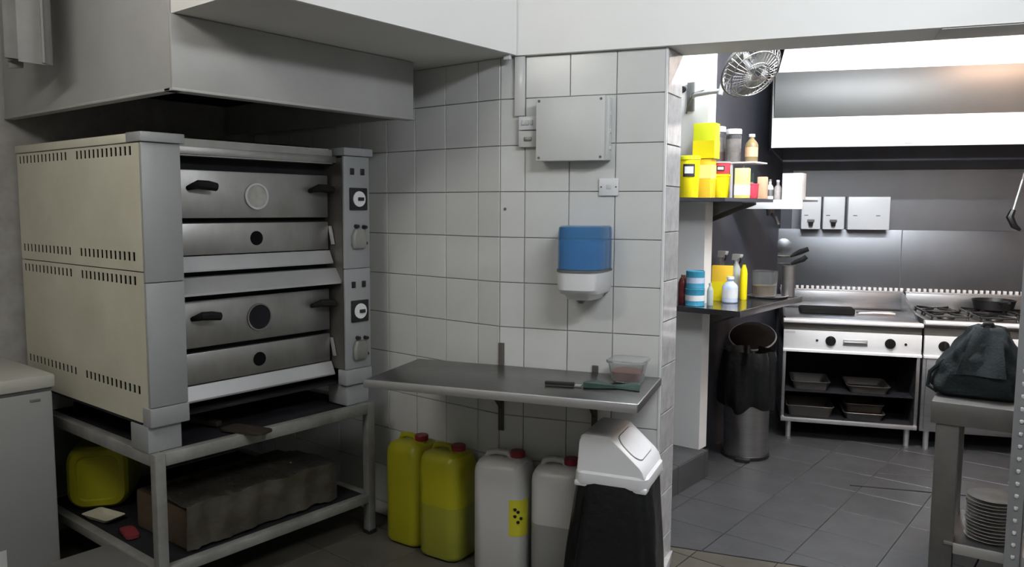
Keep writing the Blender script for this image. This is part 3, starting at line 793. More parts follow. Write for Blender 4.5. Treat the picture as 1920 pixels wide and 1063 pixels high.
# two stacked switches
t = Thing('light_switch', 'upper glossy white switch plate left of the grey enclosure', 'switch', FB, (0.137, 0, 1.93))
bm = B(); box(bm, 0.096, 0.178, -0.03, -0.001, 1.935, 1.993, 0.004); t.part('plate', bm, 'white_pl')
for q, x in enumerate((0.118, 0.137, 0.156)):
    bm = B(); box(bm, x - 0.006, x + 0.006, -0.037, -0.0295, 1.955, 1.977, 0.002); t.part('rocker', bm, 'grey_pl')
t = Thing('light_switch', 'lower grey switch with dark rocker left of the grey enclosure', 'switch', FB, (0.137, 0, 1.86))
bm = B(); box(bm, 0.096, 0.178, -0.03, -0.001, 1.862, 1.932, 0.004); t.part('plate', bm, 'grey_pl')
bm = B(); box(bm, 0.122, 0.156, -0.036, -0.0295, 1.888, 1.905, 0.002); t.part('rocker', bm, 'steel_dull')
# spur plate
t = Thing('wall_socket', 'white fused spur plate below the grey enclosure', 'socket', FB, (0.49, 0, 1.655))
bm = B(); box(bm, 0.45, 0.533, -0.012, -0.001, 1.655, 1.728, 0.003); t.part('plate', bm, 'white_pl')
for x in (0.460, 0.523):
    bm = B(); cyl(bm, (x, -0.0115, 1.6915), (x, -0.014, 1.6915), 0.004, 0.0035, 10); t.part('screw', bm, 'gasket')
bm = B(); box(bm, 0.482, 0.502, -0.0145, -0.0115, 1.683, 1.70, 0.001); t.part('fuse_cover', bm, 'grey_pl')
# old screw hole
bm = B(); cyl(bm, (0.025, 0.002, 1.597), (0.025, -0.004, 1.597), 0.007, 0.006, 12)
single('wall_plug', bm, 'gasket', 'tiny dark wall plug in the tile left of the blue dispenser', 'wall plug', FB, (0.025, 0, 1.59))

# blue centrefeed dispenser
DF = FB @ frame(0.405, 0, 0)
t = Thing('towel_dispenser', 'blue and white centrefeed paper towel dispenser on the tiled wall', 'dispenser', DF, (0, 0, 1.20))
def dsec(w, d, z, n=18):
    pts = [(-w / 2, -0.002, z)]
    for k in range(n + 1):
        a = pi * k / n
        ex = 0.55
        cxx, sxx = cos(a), sin(a)
        pts.append((-w / 2 * math.copysign(abs(cxx) ** ex, cxx), -0.002 - 0.02 - (d - 0.02) * abs(sxx) ** 0.75, z))
    pts.append((w / 2, -0.002, z))
    return pts
bm = B(); rings(bm, [dsec(0.205, 0.20, 1.352), dsec(0.205, 0.20, 1.50), dsec(0.200, 0.195, 1.525), dsec(0.185, 0.18, 1.531)]); t.part('blue_cover', bm, 'blue_cover')
bm = B(); cyl(bm, (0, -0.10, 1.355), (0, -0.10, 1.465), 0.085, 0.085, 28); t.part('paper_roll', bm, 'blue_paper')
bm = B(); rings(bm, [dsec(0.212, 0.206, 1.342), dsec(0.212, 0.206, 1.351)]); t.part('seam_band', bm, 'gasket')
bm = B(); rings(bm, [dsec(0.10, 0.12, 1.222), dsec(0.13, 0.15, 1.226), dsec(0.15, 0.165, 1.245), dsec(0.185, 0.185, 1.252), dsec(0.205, 0.20, 1.27), dsec(0.208, 0.202, 1.342)]); t.part('base', bm, 'white_pl')
bm = B(); cyl(bm, (0, -0.10, 1.222), (0, -0.10, 1.208), 0.022, 0.012, 16); t.part('nozzle', bm, 'steel_dull')

# ------------------------------------------------------------------ swing bin
SB = frame(-1.568, 2.648, 0.276)
t = Thing('swing_bin', 'white-lidded swing bin with a black bag beside the kitchen opening', 'bin', SB, (0, 0, 0))
bm = B(); loft(bm, [(0.225, 0.235, 0.03, 0.001), (0.255, 0.27, 0.035, 0.53)]); t.part('body', bm, 'white_pl')
# bag skirt hanging over the body
bm = B()
rs = []
NN = 72
random.seed(11)
ph = [random.uniform(0, 6.28) for _ in range(6)]
for k in range(15):
    u = k / 14
    ring = []
    for i in range(NN):
        a = 2 * pi * i / NN
        ca, sa = cos(a), sin(a)
        e = 0.45
        bx_ = 0.139 * math.copysign(abs(ca) ** e, ca)
        by_ = 0.147 * math.copysign(abs(sa) ** e, sa)
        f = 1 + 0.02 + 0.36 * u ** 0.85
        f += (0.014 + 0.09 * u) * (sin(5 * a + ph[0] + 2 * u) * 0.7 + sin(9 * a + ph[1] + 3 * u) * 0.5 + sin(15 * a + ph[2] - 4 * u) * 0.3)
        back_ = 0.45 + 0.55 * min(1, max(0, (0.35 - sa) / 0.7))
        f = 1 + (f - 1) * back_ * (0.62 if ca < -0.3 and sa > -0.25 else 1.0)
        hem = 0.10 + 0.05 * sin(2 * a + 0.6) + 0.03 * sin(5 * a + ph[3]) + 0.02 * sin(11 * a + ph[4])
        ring.append((bx_ * f, by_ * f, 0.553 - (0.553 - hem) * u))
    rs.append(ring)
rings(bm, rs, False, False)
bm.normal_update(); bmesh.ops.solidify(bm, geom=list(bm.faces), thickness=0.003)
t.part('bin_bag', bm, 'bag', smooth=70, label='black plastic bag hanging over the sides')
# lid rim with scalloped corners, then the hood
bm = B(); loft(bm, [(0.286, 0.30, 0.035, 0.545), (0.292, 0.306, 0.038, 0.553), (0.288, 0.302, 0.038, 0.588), (0.27, 0.284, 0.036, 0.596)]); rim = t.part('lid_rim', bm, 'white_pl')
for sx, sy in ((-1, -1), (1, -1), (1, 1), (-1, 1)):
    bm = B(); box(bm, sx * 0.112 - 0.030, sx * 0.112 + 0.030, sy * 0.119 - 0.030, sy * 0.119 + 0.030, 0.534, 0.556, 0.006); t.part('corner_tab', bm, 'white_pl', rim)
prof = [(-0.135, 0.592), (-0.127, 0.712), (-0.120, 0.730), (-0.108, 0.737), (-0.008, 0.737), (0.006, 0.731), (0.112, 0.636), (0.126, 0.618), (0.135, 0.592)]
bm = B()
rs = []
for y, s_ in ((-0.142, 0.95), (-0.134, 1.0), (0.134, 1.0), (0.142, 0.95)):
    rs.append([(x * (0.5 + 0.5 * s_), y, 0.592 + (z - 0.592) * s_) for x, z in prof])
rings(bm, rs); hd = t.part('lid_hood', bm, 'white_pl')
# swing flap: raised rounded panel on the slope, a dark gap round it
dirv = Vector((0.106, 0, -0.095)).normalized()
nrm = Vector((0.095, 0, 0.106)).normalized()
cpt = Vector((0.059, 0, 0.6835))
bm = B()
sec = rrect(0.122, 0.225, 0.05, 6)
rings(bm, [[tuple(cpt + dirv * a + Vector((0, 1, 0)) * b + nrm * h_) for a, b in sec] for h_ in (-0.004, 0.004)])
fl = t.part('swing_flap', bm, 'white_pl', hd)
sec2 = rrect(0.129, 0.232, 0.053, 6)
bm = B()
rings(bm, [[tuple(cpt + dirv * a + Vector((0, 1, 0)) * b + nrm * h_) for a, b in sec2] for h_ in (-0.004, 0.0010)])
t.part('flap_gap', bm, 'gasket', hd)

# ================================================================== KITCHEN
# dark wall shelf and counter wrap the white stub
def notch(y0, y1, x1): return [(-2.218, y0), (x1, y0), (x1, y1), (-2.218, y1), (-2.218, 4.405), (-1.998, 4.405), (-1.998, 4.295), (-2.218, 4.295)]
t = Thing('kitchen_shelf', 'dark wall shelf crowded with tubs and jars beyond the opening', 'shelf', FO, (-2.0, 4.6, 1.64))
bm = B(); prism(bm, notch(4.02, 4.72, -1.765), 'z', 1.645, 1.664); t.part('board', bm, 'dark_wall')
for y in (4.45, 4.66):
    bm = B(); prism(bm, [(-2.219, 1.50), (-2.19, 1.50), (-1.85, 1.63), (-1.85, 1.644), (-2.219, 1.644)], 'y', y, y + 0.012); t.part('bracket', bm, 'steel_dull')
t = Thing('kitchen_counter', 'dark steel counter shelf with bottles beside the range', 'counter', FO, (-1.95, 4.6, 1.0))
CZ = 1.05
bm = B(); prism(bm, notch(4.08, 5.06, -1.685), 'z', CZ - 0.03, CZ); t.part('top', bm, 'dark_gloss')
bm = B(); box(bm, -1.69, -1.68, 4.08, 5.06, CZ - 0.034, CZ + 0.003, 0.002); t.part('edge_strip', bm, 'steel')
for y in (4.5, 4.95):
    bm = B(); prism(bm, [(-2.219, 0.85), (-2.19, 0.85), (-1.8, 1.0), (-1.8, CZ - 0.031), (-2.219, CZ - 0.031)], 'y', y, y + 0.012); t.part('bracket', bm, 'steel_dull')
SZ = 1.665

# --- generic small containers
def tub(name, label, x, y, z, r, h, m, lid=None, lidm='white_pl', group=None, cat='tub', mark=None):
    t = Thing(name, label, cat, FO, (x, y, z), group)
    bm = B(); lathe(bm, [(r * 0.86, z + 0.0005), (r * 0.9, z + 0.004), (r, z + h * 0.9), (r, z + h * 0.93)], (x, y, 0), 24); b = t.part('body', bm, m)
    bm = B(); lathe(bm, [(r * 1.0, z + h * 0.9), (r * 1.06, z + h * 0.91), (r * 1.06, z + h * 0.985), (r * 1.0, z + h), (r * 0.3, z + h)], (x, y, 0), 24); t.part('lid', bm, lidm if lid is None else lid)
    if mark:
        # a flat square label towards the camera
        a = math.atan2(-x, -y)   # direction to the camera in plan
        F2 = frame(x, y, math.atan2(-y, -x) + pi / 2)
        hw, z0_, z1_ = mark
        for nm, mm, ww, a0, a1, rr in (('label_patch', 'black', hw, z0_, z1_, 1.0), ('label_print', 'white_pl', hw * 0.72, z0_ + (z1_ - z0_) * 0.25, z1_ - (z1_ - z0_) * 0.2, 1.012)):
            bm = B()
            rs_ = []
            for zz in (a0, a1):
                ring = []
                for k in range(7):
                    th_ = -pi / 2 + (k / 6 - 0.5) * 2 * ww
                    ring.append((r * rr * cos(th_), r * rr * sin(th_), z + h * zz))
                rs_.append(ring)
            rings(bm, rs_, False, False, closed=False)
            bm.normal_update(); bmesh.ops.solidify(bm, geom=list(bm.faces), thickness=-0.0012)
            bmesh.ops.transform(bm, matrix=F2, verts=bm.verts)
            t.part(nm, bm, mm, b)
    return t

def bottle(name, label, x, y, z, r, h, m, neck=0.35, capm='white_pl', group=None, labelm=None, cat='bottle', fill=None):
    t = Thing(name, label, cat, FO, (x, y, z), group)
    sh_ = h * (1 - neck)
    nr = r * 0.4
    bm = B(); lathe(bm, [(r * 0.9, z + 0.0005), (r, z + 0.006), (r, z + sh_ * 0.82), (r * 0.8, z + sh_ * 0.95), (nr, z + sh_ * 1.08), (nr, z + h * 0.92)], (x, y, 0), 20); b = t.part('body', bm, m)
    bm = B(); cyl(bm, (x, y, z + h * 0.9), (x, y, z + h), nr * 1.25, nr * 1.2, 16); t.part('cap', bm, capm)
    if labelm:
        bm = B(); cyl(bm, (x, y, z + sh_ * 0.25), (x, y, z + sh_ * 0.7), r * 1.015, r * 1.015, 20, False); t.part('label_band', bm, labelm, b)
    return t

def jar(name, label, x, y, z, r, h, low, lid='white_pl', group=None, up='glass', band='spice_w'):
    t = Thing(name, label, 'jar', FO, (x, y, z), group)
    bm = B(); lathe(bm, [(r * 0.92, z + 0.001), (r, z + 0.008), (r, z + h * 0.78), (r * 0.86, z + h * 0.86)], (x, y, 0), 22); t.part('glass_body', bm, up)
    bm = B(); lathe(bm, [(r * 0.88, z + 0.006), (r * 0.94, z + 0.012), (r * 0.94, z + h * 0.30)], (x, y, 0), 22); t.part('contents', bm, low)
    bm = B(); lathe(bm, [(r * 0.93, z + h * 0.305), (r * 0.94, z + h * 0.31), (r * 0.94, z + h * 0.68), (r * 0.9, z + h * 0.70)], (x, y, 0), 22); t.part('upper_contents', bm, band)
    bm = B(); lathe(bm, [(r * 0.97, z + h * 0.84), (r * 1.04, z + h * 0.85), (r * 1.04, z + h * 0.98), (r * 0.98, z + h)], (x, y, 0), 22); t.part('lid', bm, lid)
    return t

def carton(name, label, F, w, d, z0, z1, m, m2=None, band=None, cat='box', group=None):
    t = Thing(name, label, cat, F, (0, 0, z0), group)
    bm = B(); box(bm, -w / 2, w / 2, -d / 2, d / 2, z0 + 0.0005, z1, 0.002); b = t.part('body', bm, m)
    if m2:
        a, c = band or (0.35, 0.7)
        bm = B(); box(bm, -w / 2 - 0.0008, w / 2 + 0.0008, -d / 2 - 0.0008, d / 2 + 0.0008, z0 + (z1 - z0) * a, z0 + (z1 - z0) * c); t.part('print_band', bm, m2, b)
    bm = B(); box(bm, -w / 2 + 0.002, w / 2 - 0.002, -0.002, 0.002, z1 - 0.0005, z1 + 0.0015); t.part('flap_seam', bm, m, b)
    return t

# upper shelf
tub('plastic_tub', 'bright yellow tub with a dark square label at the left end of the kitchen shelf', -2.018, 4.10, SZ, 0.060, 0.232, 'yellow_tub', 'lime', mark=(0.55, 0.5, 0.8))
carton('carton', 'orange-yellow carton under the lime carton on the kitchen shelf', frame(-1.985, 4.235, 0.1), 0.10, 0.09, SZ, 1.885, 'orange', 'pale_yellow', (0.5, 0.85))
carton('carton', 'tall lime-yellow carton, the highest thing on the kitchen shelf', frame(-1.98, 4.232, 0.1), 0.125, 0.09, 1.888, 2.085, 'lime', 'yellow_tub', (0.0, 0.5))
tub('plastic_tub', 'plain bright yellow tub below the red tub on the kitchen shelf', -1.94, 4.345, SZ, 0.056, 0.137, 'yellow_tub', 'yellow_tub')
tub('plastic_tub', 'red tub with a white lid stacked on the yellow tub', -1.94, 4.345, SZ + 0.138, 0.056, 0.07, 'red_tub', mark=(0.4, 0.25, 0.65))
carton('carton', 'pale yellow and white carton right of the yellow tub on the kitchen shelf', frame(-1.812, 4.36, 0.2), 0.075, 0.07, SZ, 1.835, 'pale_yellow', 'white_pl', (0.1, 0.45))
tub('plastic_tub', 'small pinkish-red pot near the right end of the kitchen shelf', -1.798, 4.455, SZ, 0.043, 0.085, 'red_tub', 'red_tub')
carton('carton', 'small peach carton behind the red pot on the kitchen shelf', frame(-1.802, 4.64, 0.1), 0.05, 0.05, SZ, 1.795, 'peach')
bottle('small_bottle', 'small white bottle at the left end of the small steel shelf', -1.975, 5.215, 1.668, 0.024, 0.135, 'white_pl', 0.3, 'steel_dull', labelm='steel_dull')
bottle('small_bottle', 'small grey bottle beside the white box on the small steel shelf', -1.928, 5.235, 1.668, 0.024, 0.13, 'spice_w', 0.3, 'white_pl')
# riser with the back row
t = Thing('shelf_riser', 'thin white riser board carrying the jars at the back of the kitchen shelf', 'riser', FO, (-1.99, 4.6, SZ))
bm = B(); box(bm, -2.16, -1.80, 4.51, 4.70, 1.872, 1.882, 0.002); t.part('board', bm, 'white_pl')
for x in (-2.155, -1.955):
    for y in (4.515, 4.685):
        bm = B(); box(bm, x, x + 0.012, y, y + 0.012, SZ - 0.0005, 1.872); t.part('leg', bm, 'white_pl')
RZ = 1.883
jar('glass_jar', 'glass jar with reddish spice and a white lid beside the lime carton', -2.075, 4.6, RZ, 0.043, 0.22, 'spice_r', group=None)
jar('glass_jar', 'glass jar with pale spice and a white lid in the middle of the riser', -1.975, 4.6, RZ, 0.045, 0.20, 'spice_w')
bottle('sauce_bottle', 'tan bottle at the right end of the riser on the kitchen shelf', -1.862, 4.6, RZ, 0.037, 0.165, 'tan', 0.25, 'white_pl', labelm='peach')
# second small steel shelf with a white box
t = Thing('steel_shelf', 'small bright steel shelf carrying the white box in the kitchen corner', 'shelf', FO, (-2.0, 5.32, 1.62))
bm = B(); box(bm, -2.218, -1.735, 5.16, 5.46, 1.655, 1.667, 0.002); t.part('board', bm, 'steel_b')
bm = B(); box(bm, -2.218, -1.735, 5.15, 5.16, 1.605, 1.667, 0.002); t.part('front_lip', bm, 'satin')
bm = B(); cyl(bm, (-2.0, 5.3, 1.655), (-2.0, 5.3, 1.56), 0.03, 0.022); tp = t.part('clamp', bm, 'steel_dull')
bm = B(); tube(bm, [(-2.0, 5.3, 1.58), (-1.95, 5.27, 1.55), (-1.93, 5.27, 1.50)], 0.012); t.part('clamp_arm', bm, 'steel_dull', tp)
carton('carton', 'plain white box on the small steel shelf', frame(-1.83, 5.26, 0.1), 0.125, 0.12, 1.668, 1.84, 'white_pl')

# counter things
bottle('jar_bottle', 'dark red jar at the left end of the steel counter', -2.085, 4.20, CZ, 0.028, 0.17, 'dark_red', 0.12, 'brown')
def tin(label, x, y, z, r, h, m, m2, group=None):
    t = Thing('tin', label, 'tin', FO, (x, y, z), group)
    bm = B(); lathe(bm, [(r, z + 0.0005), (r * 1.02, z + 0.003), (r, z + 0.006), (r, z + h - 0.006), (r * 1.02, z + h - 0.003), (r * 0.96, z + h), (r * 0.94, z + h - 0.004)], (x, y, 0), 24); b = t.part('body', bm, m)
    bm = B(); cyl(bm, (x, y, z + h * 0.3), (x, y, z + h * 0.62), r * 1.01, r * 1.01, 24, False); t.part('label_band', bm, m2, b)
    return t
tin('dark green tin under the right end of the riser on the kitchen shelf', -1.885, 4.60, SZ, 0.04, 0.16, 'green_cloth', 'spice_r')
tin('lower teal tin on the steel counter with a pale band', -1.995, 4.17, CZ, 0.055, 0.10, 'teal', 'white_pl')
tin('upper teal tin stacked on the lower teal tin', -1.995, 4.17, CZ + 0.101, 0.053, 0.10, 'teal', 'pale_blue')
bottle('small_bottle', 'grey-green bottle between the teal tins and the yellow packet', -1.925, 4.22, CZ, 0.018, 0.13, 'grey_item', 0.2, 'grey_item')
carton('carton', 'yellow packet standing behind the blue-white bottle on the counter', frame(-1.985, 4.52, 0.3), 0.12, 0.06, CZ, 1.262, 'orange', 'yellow_tub', (0.0, 0.55))
def spray(label, x, y, h, m):
    t = Thing('spray_bottle', label, 'bottle', FO, (x, y, CZ))
    bm = B(); lathe(bm, [(0.036, CZ + 0.0005), (0.04, CZ + 0.008), (0.04, CZ + h * 0.5), (0.026, CZ + h * 0.68), (0.013, CZ + h * 0.78), (0.013, CZ + h * 0.86)], (x, y, 0), 20); t.part('body', bm, m)
    bm = B(); F2 = frame(x, y, -0.4)
    prism(bm, [(-0.03, CZ + h * 0.86), (0.012, CZ + h * 0.86), (0.04, CZ + h * 0.94), (0.045, CZ + h), (-0.025, CZ + h)], 'y', -0.012, 0.012)
    bmesh.ops.transform(bm, matrix=F2, verts=bm.verts); hd_ = t.part('spray_head', bm, 'white_pl')
    bm = B(); tube(bm, [(0.03, 0, CZ + h * 0.92), (0.035, 0, CZ + h * 0.86), (0.025, 0, CZ + h * 0.80)], 0.005, 6)
    bmesh.ops.transform(bm, matrix=F2, verts=bm.verts); t.part('trigger', bm, 'black', hd_)
spray('clear spray bottle at the back left of the steel counter', -2.08, 4.72, 0.29, 'glass')
spray('grey spray bottle at the back middle of the steel counter', -1.975, 4.70, 0.275, 'grey_item')
bottle('squat_bottle', 'squat pale blue and white bottle in the middle of the steel counter', -1.90, 4.44, CZ, 0.046, 0.155, 'pale_blue', 0.25, 'white_pl', labelm='white_pl')
bottle('slim_bottle', 'slim bright yellow bottle on the steel counter', -1.90, 4.64, CZ, 0.022, 0.215, 'yellow_tub', 0.08, 'yellow_tub')
# oval tray with clear bin
bm = B(); loft(bm, [(0.20, 0.22, 0.09, CZ + 0.0005), (0.24, 0.26, 0.11, CZ + 0.014), (0.235, 0.255, 0.108, CZ + 0.014), (0.19, 0.21, 0.085, CZ + 0.004)])
single('round_tray', bm, 'steel_b', 'shiny oval tray under the clear tub on the steel counter', 'tray', frame(-1.83, 4.86, 0), (0, 0, CZ))
t = Thing('clear_tub', 'clear tub half full of brown liquid at the right end of the counter', 'tub', FO, (-1.85, 4.85, CZ + 0.014))
bm = B(); lathe(bm, [(0.066, CZ + 0.006), (0.072, CZ + 0.01), (0.082, CZ + 0.165), (0.085, CZ + 0.168), (0.078, CZ + 0.168), (0.068, CZ + 0.012)], (-1.85, 4.85, 0), 24); t.part('wall', bm, 'glass')
bm = B(); cyl(bm, (-1.85, 4.85, CZ + 0.013), (-1.85, 4.85, CZ + 0.075), 0.067, 0.07, 24); t.part('liquid', bm, 'amber')
# steel pot with dark-handled utensils
t = Thing('steel_pot', 'narrow steel pot at the far corner of the counter', 'pot', FO, (-1.745, 4.98, CZ))
bm = B(); lathe(bm, [(0.036, CZ + 0.0005), (0.04, CZ + 0.006), (0.042, CZ + 0.20), (0.048, CZ + 0.205), (0.04, CZ + 0.2), (0.036, CZ + 0.012)], (-1.745, 4.98, 0), 22); t.part('wall', bm, 'steel')
for k, (dx, dz, lab) in enumerate(((0.0, 0.022, 'upper'), (0.02, -0.026, 'lower'))):
    t = Thing('frying_pan', '%s of the two black-handled pans resting on the narrow steel pot' % lab, 'pan', frame(-1.745 + dx * 0.3, 4.985, 0.35), (0, 0, 1.262 + dz))
    zz = 1.275 + dz
    bm = B(); lathe(bm, [(0.03, zz + 0.0), (0.042, zz + 0.014), (0.04, zz + 0.014), (0.028, zz + 0.003)], (-0.035, 0.0, 0), 22); t.part('bowl', bm, 'steel_dull')
    bm = B(); tube(bm, [(0.003, 0, zz + 0.010), (0.03, 0, zz + 0.024), (0.065 + 0.01 * k, 0, zz + 0.042), (0.11 - 0.015 * k, 0, zz + 0.06)], [0.007, 0.013, 0.017, 0.014], 8); t.part('handle', bm, 'matt_black')

# wall fan on the stub
FF = FO
t = Thing('wall_fan', 'tilted grey wall fan on a white arm above the kitchen shelf', 'fan', FO, (-2.10, 4.29, 2.20))
bm = B(); box(bm, -2.135, -2.088, 4.284, 4.299, 2.17, 2.335, 0.004); t.part('wall_plate', bm, 'steel_dull')
bm = B(); tube(bm, [(-2.10, 4.286, 2.25), (-2.05, 4.22, 2.25), (-1.94, 4.16, 2.248), (-1.86, 4.13, 2.245)], 0.013, 10); t.part('arm', bm, 'white_pl')
bm = B(); tube(bm, [(-1.86, 4.13, 2.225), (-1.85, 4.13, 2.27), (-1.835, 4.13, 2.315)], [0.014, 0.013, 0.012], 10); t.part('yoke', bm, 'white_pl')
fc = Vector((-1.675, 4.09, 2.335))
ax = Vector((0.62, -0.35, -0.60)).normalized()
fx_, fy_ = _basis(ax)
FM = Matrix((( fx_.x, fy_.x, ax.x, fc.x), (fx_.y, fy_.y, ax.y, fc.y), (fx_.z, fy_.z, ax.z, fc.z), (0, 0, 0, 1)))
bm = B(); lathe(bm, [(0.02, -0.15), (0.042, -0.14), (0.048, -0.08), (0.03, -0.06)], n=20); bmesh.ops.transform(bm, matrix=FM, verts=bm.verts); t.part('motor', bm, 'steel_dull')
bm = B(); cyl(bm, (0, 0, -0.06), (0, 0, 0.02), 0.022, 0.018); bmesh.ops.transform(bm, matrix=FM, verts=bm.verts); hub = t.part('hub', bm, 'steel')
RF = 0.165
for k in range(3):
    bm = B()
    a0 = 2 * pi * k / 3
    rs = []
    for q in range(6):
        u = q / 5
        r_ = 0.02 + (RF - 0.035) * u
        wd = 0.25 + 0.5 * u
        rs.append([Vector((r_ * cos(a0 - wd), r_ * sin(a0 - wd), 0.015)), Vector((r_ * cos(a0), r_ * sin(a0), 0.0)), Vector((r_ * cos(a0 + wd), r_ * sin(a0 + wd), -0.015))])
    rings(bm, rs, False, False, closed=False)
    bm.normal_update(); bmesh.ops.solidify(bm, geom=list(bm.faces), thickness=0.003)
    bmesh.ops.transform(bm, matrix=FM, verts=bm.verts); t.part('blade', bm, 'steel_dull', hub)
def ring_tube(R_, z, rad, n=40):
    bm = B()
    rs = []
    for i in range(n):
        a = 2 * pi * i / n
        d_ = Vector((cos(a), sin(a), 0))
        rs.append([d_ * (R_ + rad * cos(b)) + Vector((0, 0, z + rad * sin(b))) for b in [2 * pi * j / 6 for j in range(6)]])
    rs.append(rs[0])
    rings(bm, rs, False, False)
    bmesh.ops.remove_doubles(bm, verts=bm.verts, dist=1e-5)
    bmesh.ops.transform(bm, matrix=FM, verts=bm.verts)
    return bm
t.part('cage_ring', ring_tube(RF, 0.0, 0.006), 'steel_dull')
t.part('cage_ring', ring_tube(RF * 0.8, 0.045, 0.003), 'steel_dull')
t.part('cage_ring', ring_tube(RF * 0.45, 0.06, 0.003), 'steel_dull')
t.part('cage_ring', ring_tube(RF * 0.8, -0.045, 0.003), 'steel_dull')
bm = B()
for i in range(36):
    a = 2 * pi * i / 36
    d_ = Vector((cos(a), sin(a), 0))
    for sg in (1, -1):
        tube(bm, [d_ * RF, d_ * RF * 0.8 + Vector((0, 0, 0.045 * sg)), d_ * RF * 0.45 + Vector((0, 0, 0.06 * sg)), d_ * 0.03 + Vector((0, 0, 0.062 * sg))], 0.0016, 4)
bmesh.ops.transform(bm, matrix=FM, verts=bm.verts)
t.part('cage_wires', bm, 'steel_dull', kind='stuff')
bm = B(); tube(bm, [(-2.14, 4.296, 2.16), (-2.12, 4.27, 2.20), (-2.07, 4.235, 2.262), (-1.98, 4.18, 2.264)], 0.005, 6)
t.part('power_cord', bm, 'steel_dull')
bm = B(); cyl(bm, (-2.168, 4.299, 2.30), (-2.168, 4.28, 2.30), 0.02, 0.018)
single('cable_gland', bm, 'black', 'small round black fitting on the white wall stub near the fan', 'fitting', FO, (-2.168, 4.299, 2.30))

# pedal bin with bag
PB = frame(-1.958, 4.90, 0.30)
t = Thing('pedal_bin', 'round steel pedal bin with a black bag spilling over its top', 'bin', PB, (0, 0, 0))
bm = B(); lathe(bm, [(0.146, 0.001), (0.152, 0.004), (0.152, 0.022), (0.146, 0.026)], n=36); t.part('base_ring', bm, 'black')
bm = B(); lathe(bm, [(0.142, 0.024), (0.142, 0.62), (0.136, 0.62), (0.136, 0.03)], n=36, cap0=True, cap1=True); t.part('body', bm, 'steel')
bm = B(); loft(bm, [(0.09, 0.05, 0.015, 0.004), (0.09, 0.05, 0.015, 0.02)], (0.0, -0.165, 0)); t.part('pedal', bm, 'black')
bm = B()
rs = []
random.seed(5)
ph = [random.uniform(0, 6.28) for _ in range(6)]
for k, (r_, z) in enumerate(((0.148, 0.345), (0.162, 0.33), (0.176, 0.36), (0.18, 0.42), (0.178, 0.50), (0.176, 0.58), (0.17, 0.66), (0.158, 0.70), (0.135, 0.65), (0.12, 0.56), (0.10, 0.45))):
    ring = []
    for i in range(56):
        a = 2 * pi * i / 56
        am = 0.0 if k in (0,) else 0.010
        rr = r_ + am * (sin(5 * a + ph[0] + k * .5) + 0.7 * sin(9 * a + ph[1] - k * .3) + 0.5 * sin(15 * a + ph[2]))
        ring.append((rr * cos(a), rr * sin(a), z + (0.018 * sin(4 * a + ph[3]) + 0.012 * sin(7 * a + ph[4]) if k < 3 else 0)))
    rs.append(ring)
rings(bm, rs, False, True); t.part('bin_bag', bm, 'bag', smooth=70, label='black plastic bag over the rim')
# lid standing open at the back
LF = Matrix.Translation((0, 0.15, 0.66)) @ Matrix.Rotation(radians(62), 4, 'X')
bm = B(); lathe(bm, [(0.148, 0.0), (0.150, 0.012), (0.13, 0.03), (0.07, 0.045), (0.01, 0.048)], (0, -0.15 + 0.3, 0), 32); 
bmesh.ops.transform(bm, matrix=Matrix.Translation((0, 0.15, 0.665)) @ Matrix.Rotation(radians(-2), 4, 'X') @ Matrix.Rotation(radians(31), 4, 'X'), verts=bm.verts); ldp = t.part('lid', bm, 'matt_black')
bm = B()
rs = []
for i in range(41):
    a = 2 * pi * i / 40
    d_ = Vector((cos(a), sin(a), 0))
    rs.append([d_ * (0.15 + 0.008 * cos(b)) + Vector((0, 0.15, 0.004 + 0.008 * sin(b))) for b in [2 * pi * j / 6 for j in range(6)]])
rings(bm, rs, False, False); bmesh.ops.remove_doubles(bm, verts=bm.verts, dist=1e-5)
bmesh.ops.transform(bm, matrix=Matrix.Translation((0, 0.15, 0.665)) @ Matrix.Rotation(radians(29), 4, 'X'), verts=bm.verts); t.part('lid_rim', bm, 'steel_b', ldp)

# metal-edged hatch in the kitchen floor
t = Thing('floor_hatch', 'tiled access hatch with dark edges set in the kitchen floor', 'hatch', frame(-1.25, 4.72, 0.42), (0.35, 0.1, 0.0))
bm = B(); box(bm, 0.0, 0.75, 0.0, 0.012, -0.002, 0.002); t.part('edge_strip', bm, 'near_black')
bm = B(); box(bm, -0.02, 0.75, 0.285, 0.293, -0.002, 0.002); t.part('edge_strip', bm, 'bracket')

# ------------------------------------------------------------------ back wall panels
wkb = bpy.data.objects['wall_kitchen_back']
bm = B(); box(bm, -0.11, 2.6, 0.715, 0.745, 0.9, 1.455, 0.002)
pn = struct('trim_4', bm, 'splash', FK, label='bright steel splashback behind the ranges')
for s_ in (0.78, 1.68):
    bm = B(); box(bm, s_ - 0.003, s_ + 0.003, 0.713, 0.7152, 0.9, 1.455); link('panel_seam', make_mesh('panel_seam', bm, 'gasket'), None, pn)
bm = B(); box(bm, 0.0, 2.6, 0.735, 0.746, 1.456, 1.90)
struct('trim_5', bm, 'splash', FK, label='upper steel wall panel under the hood')
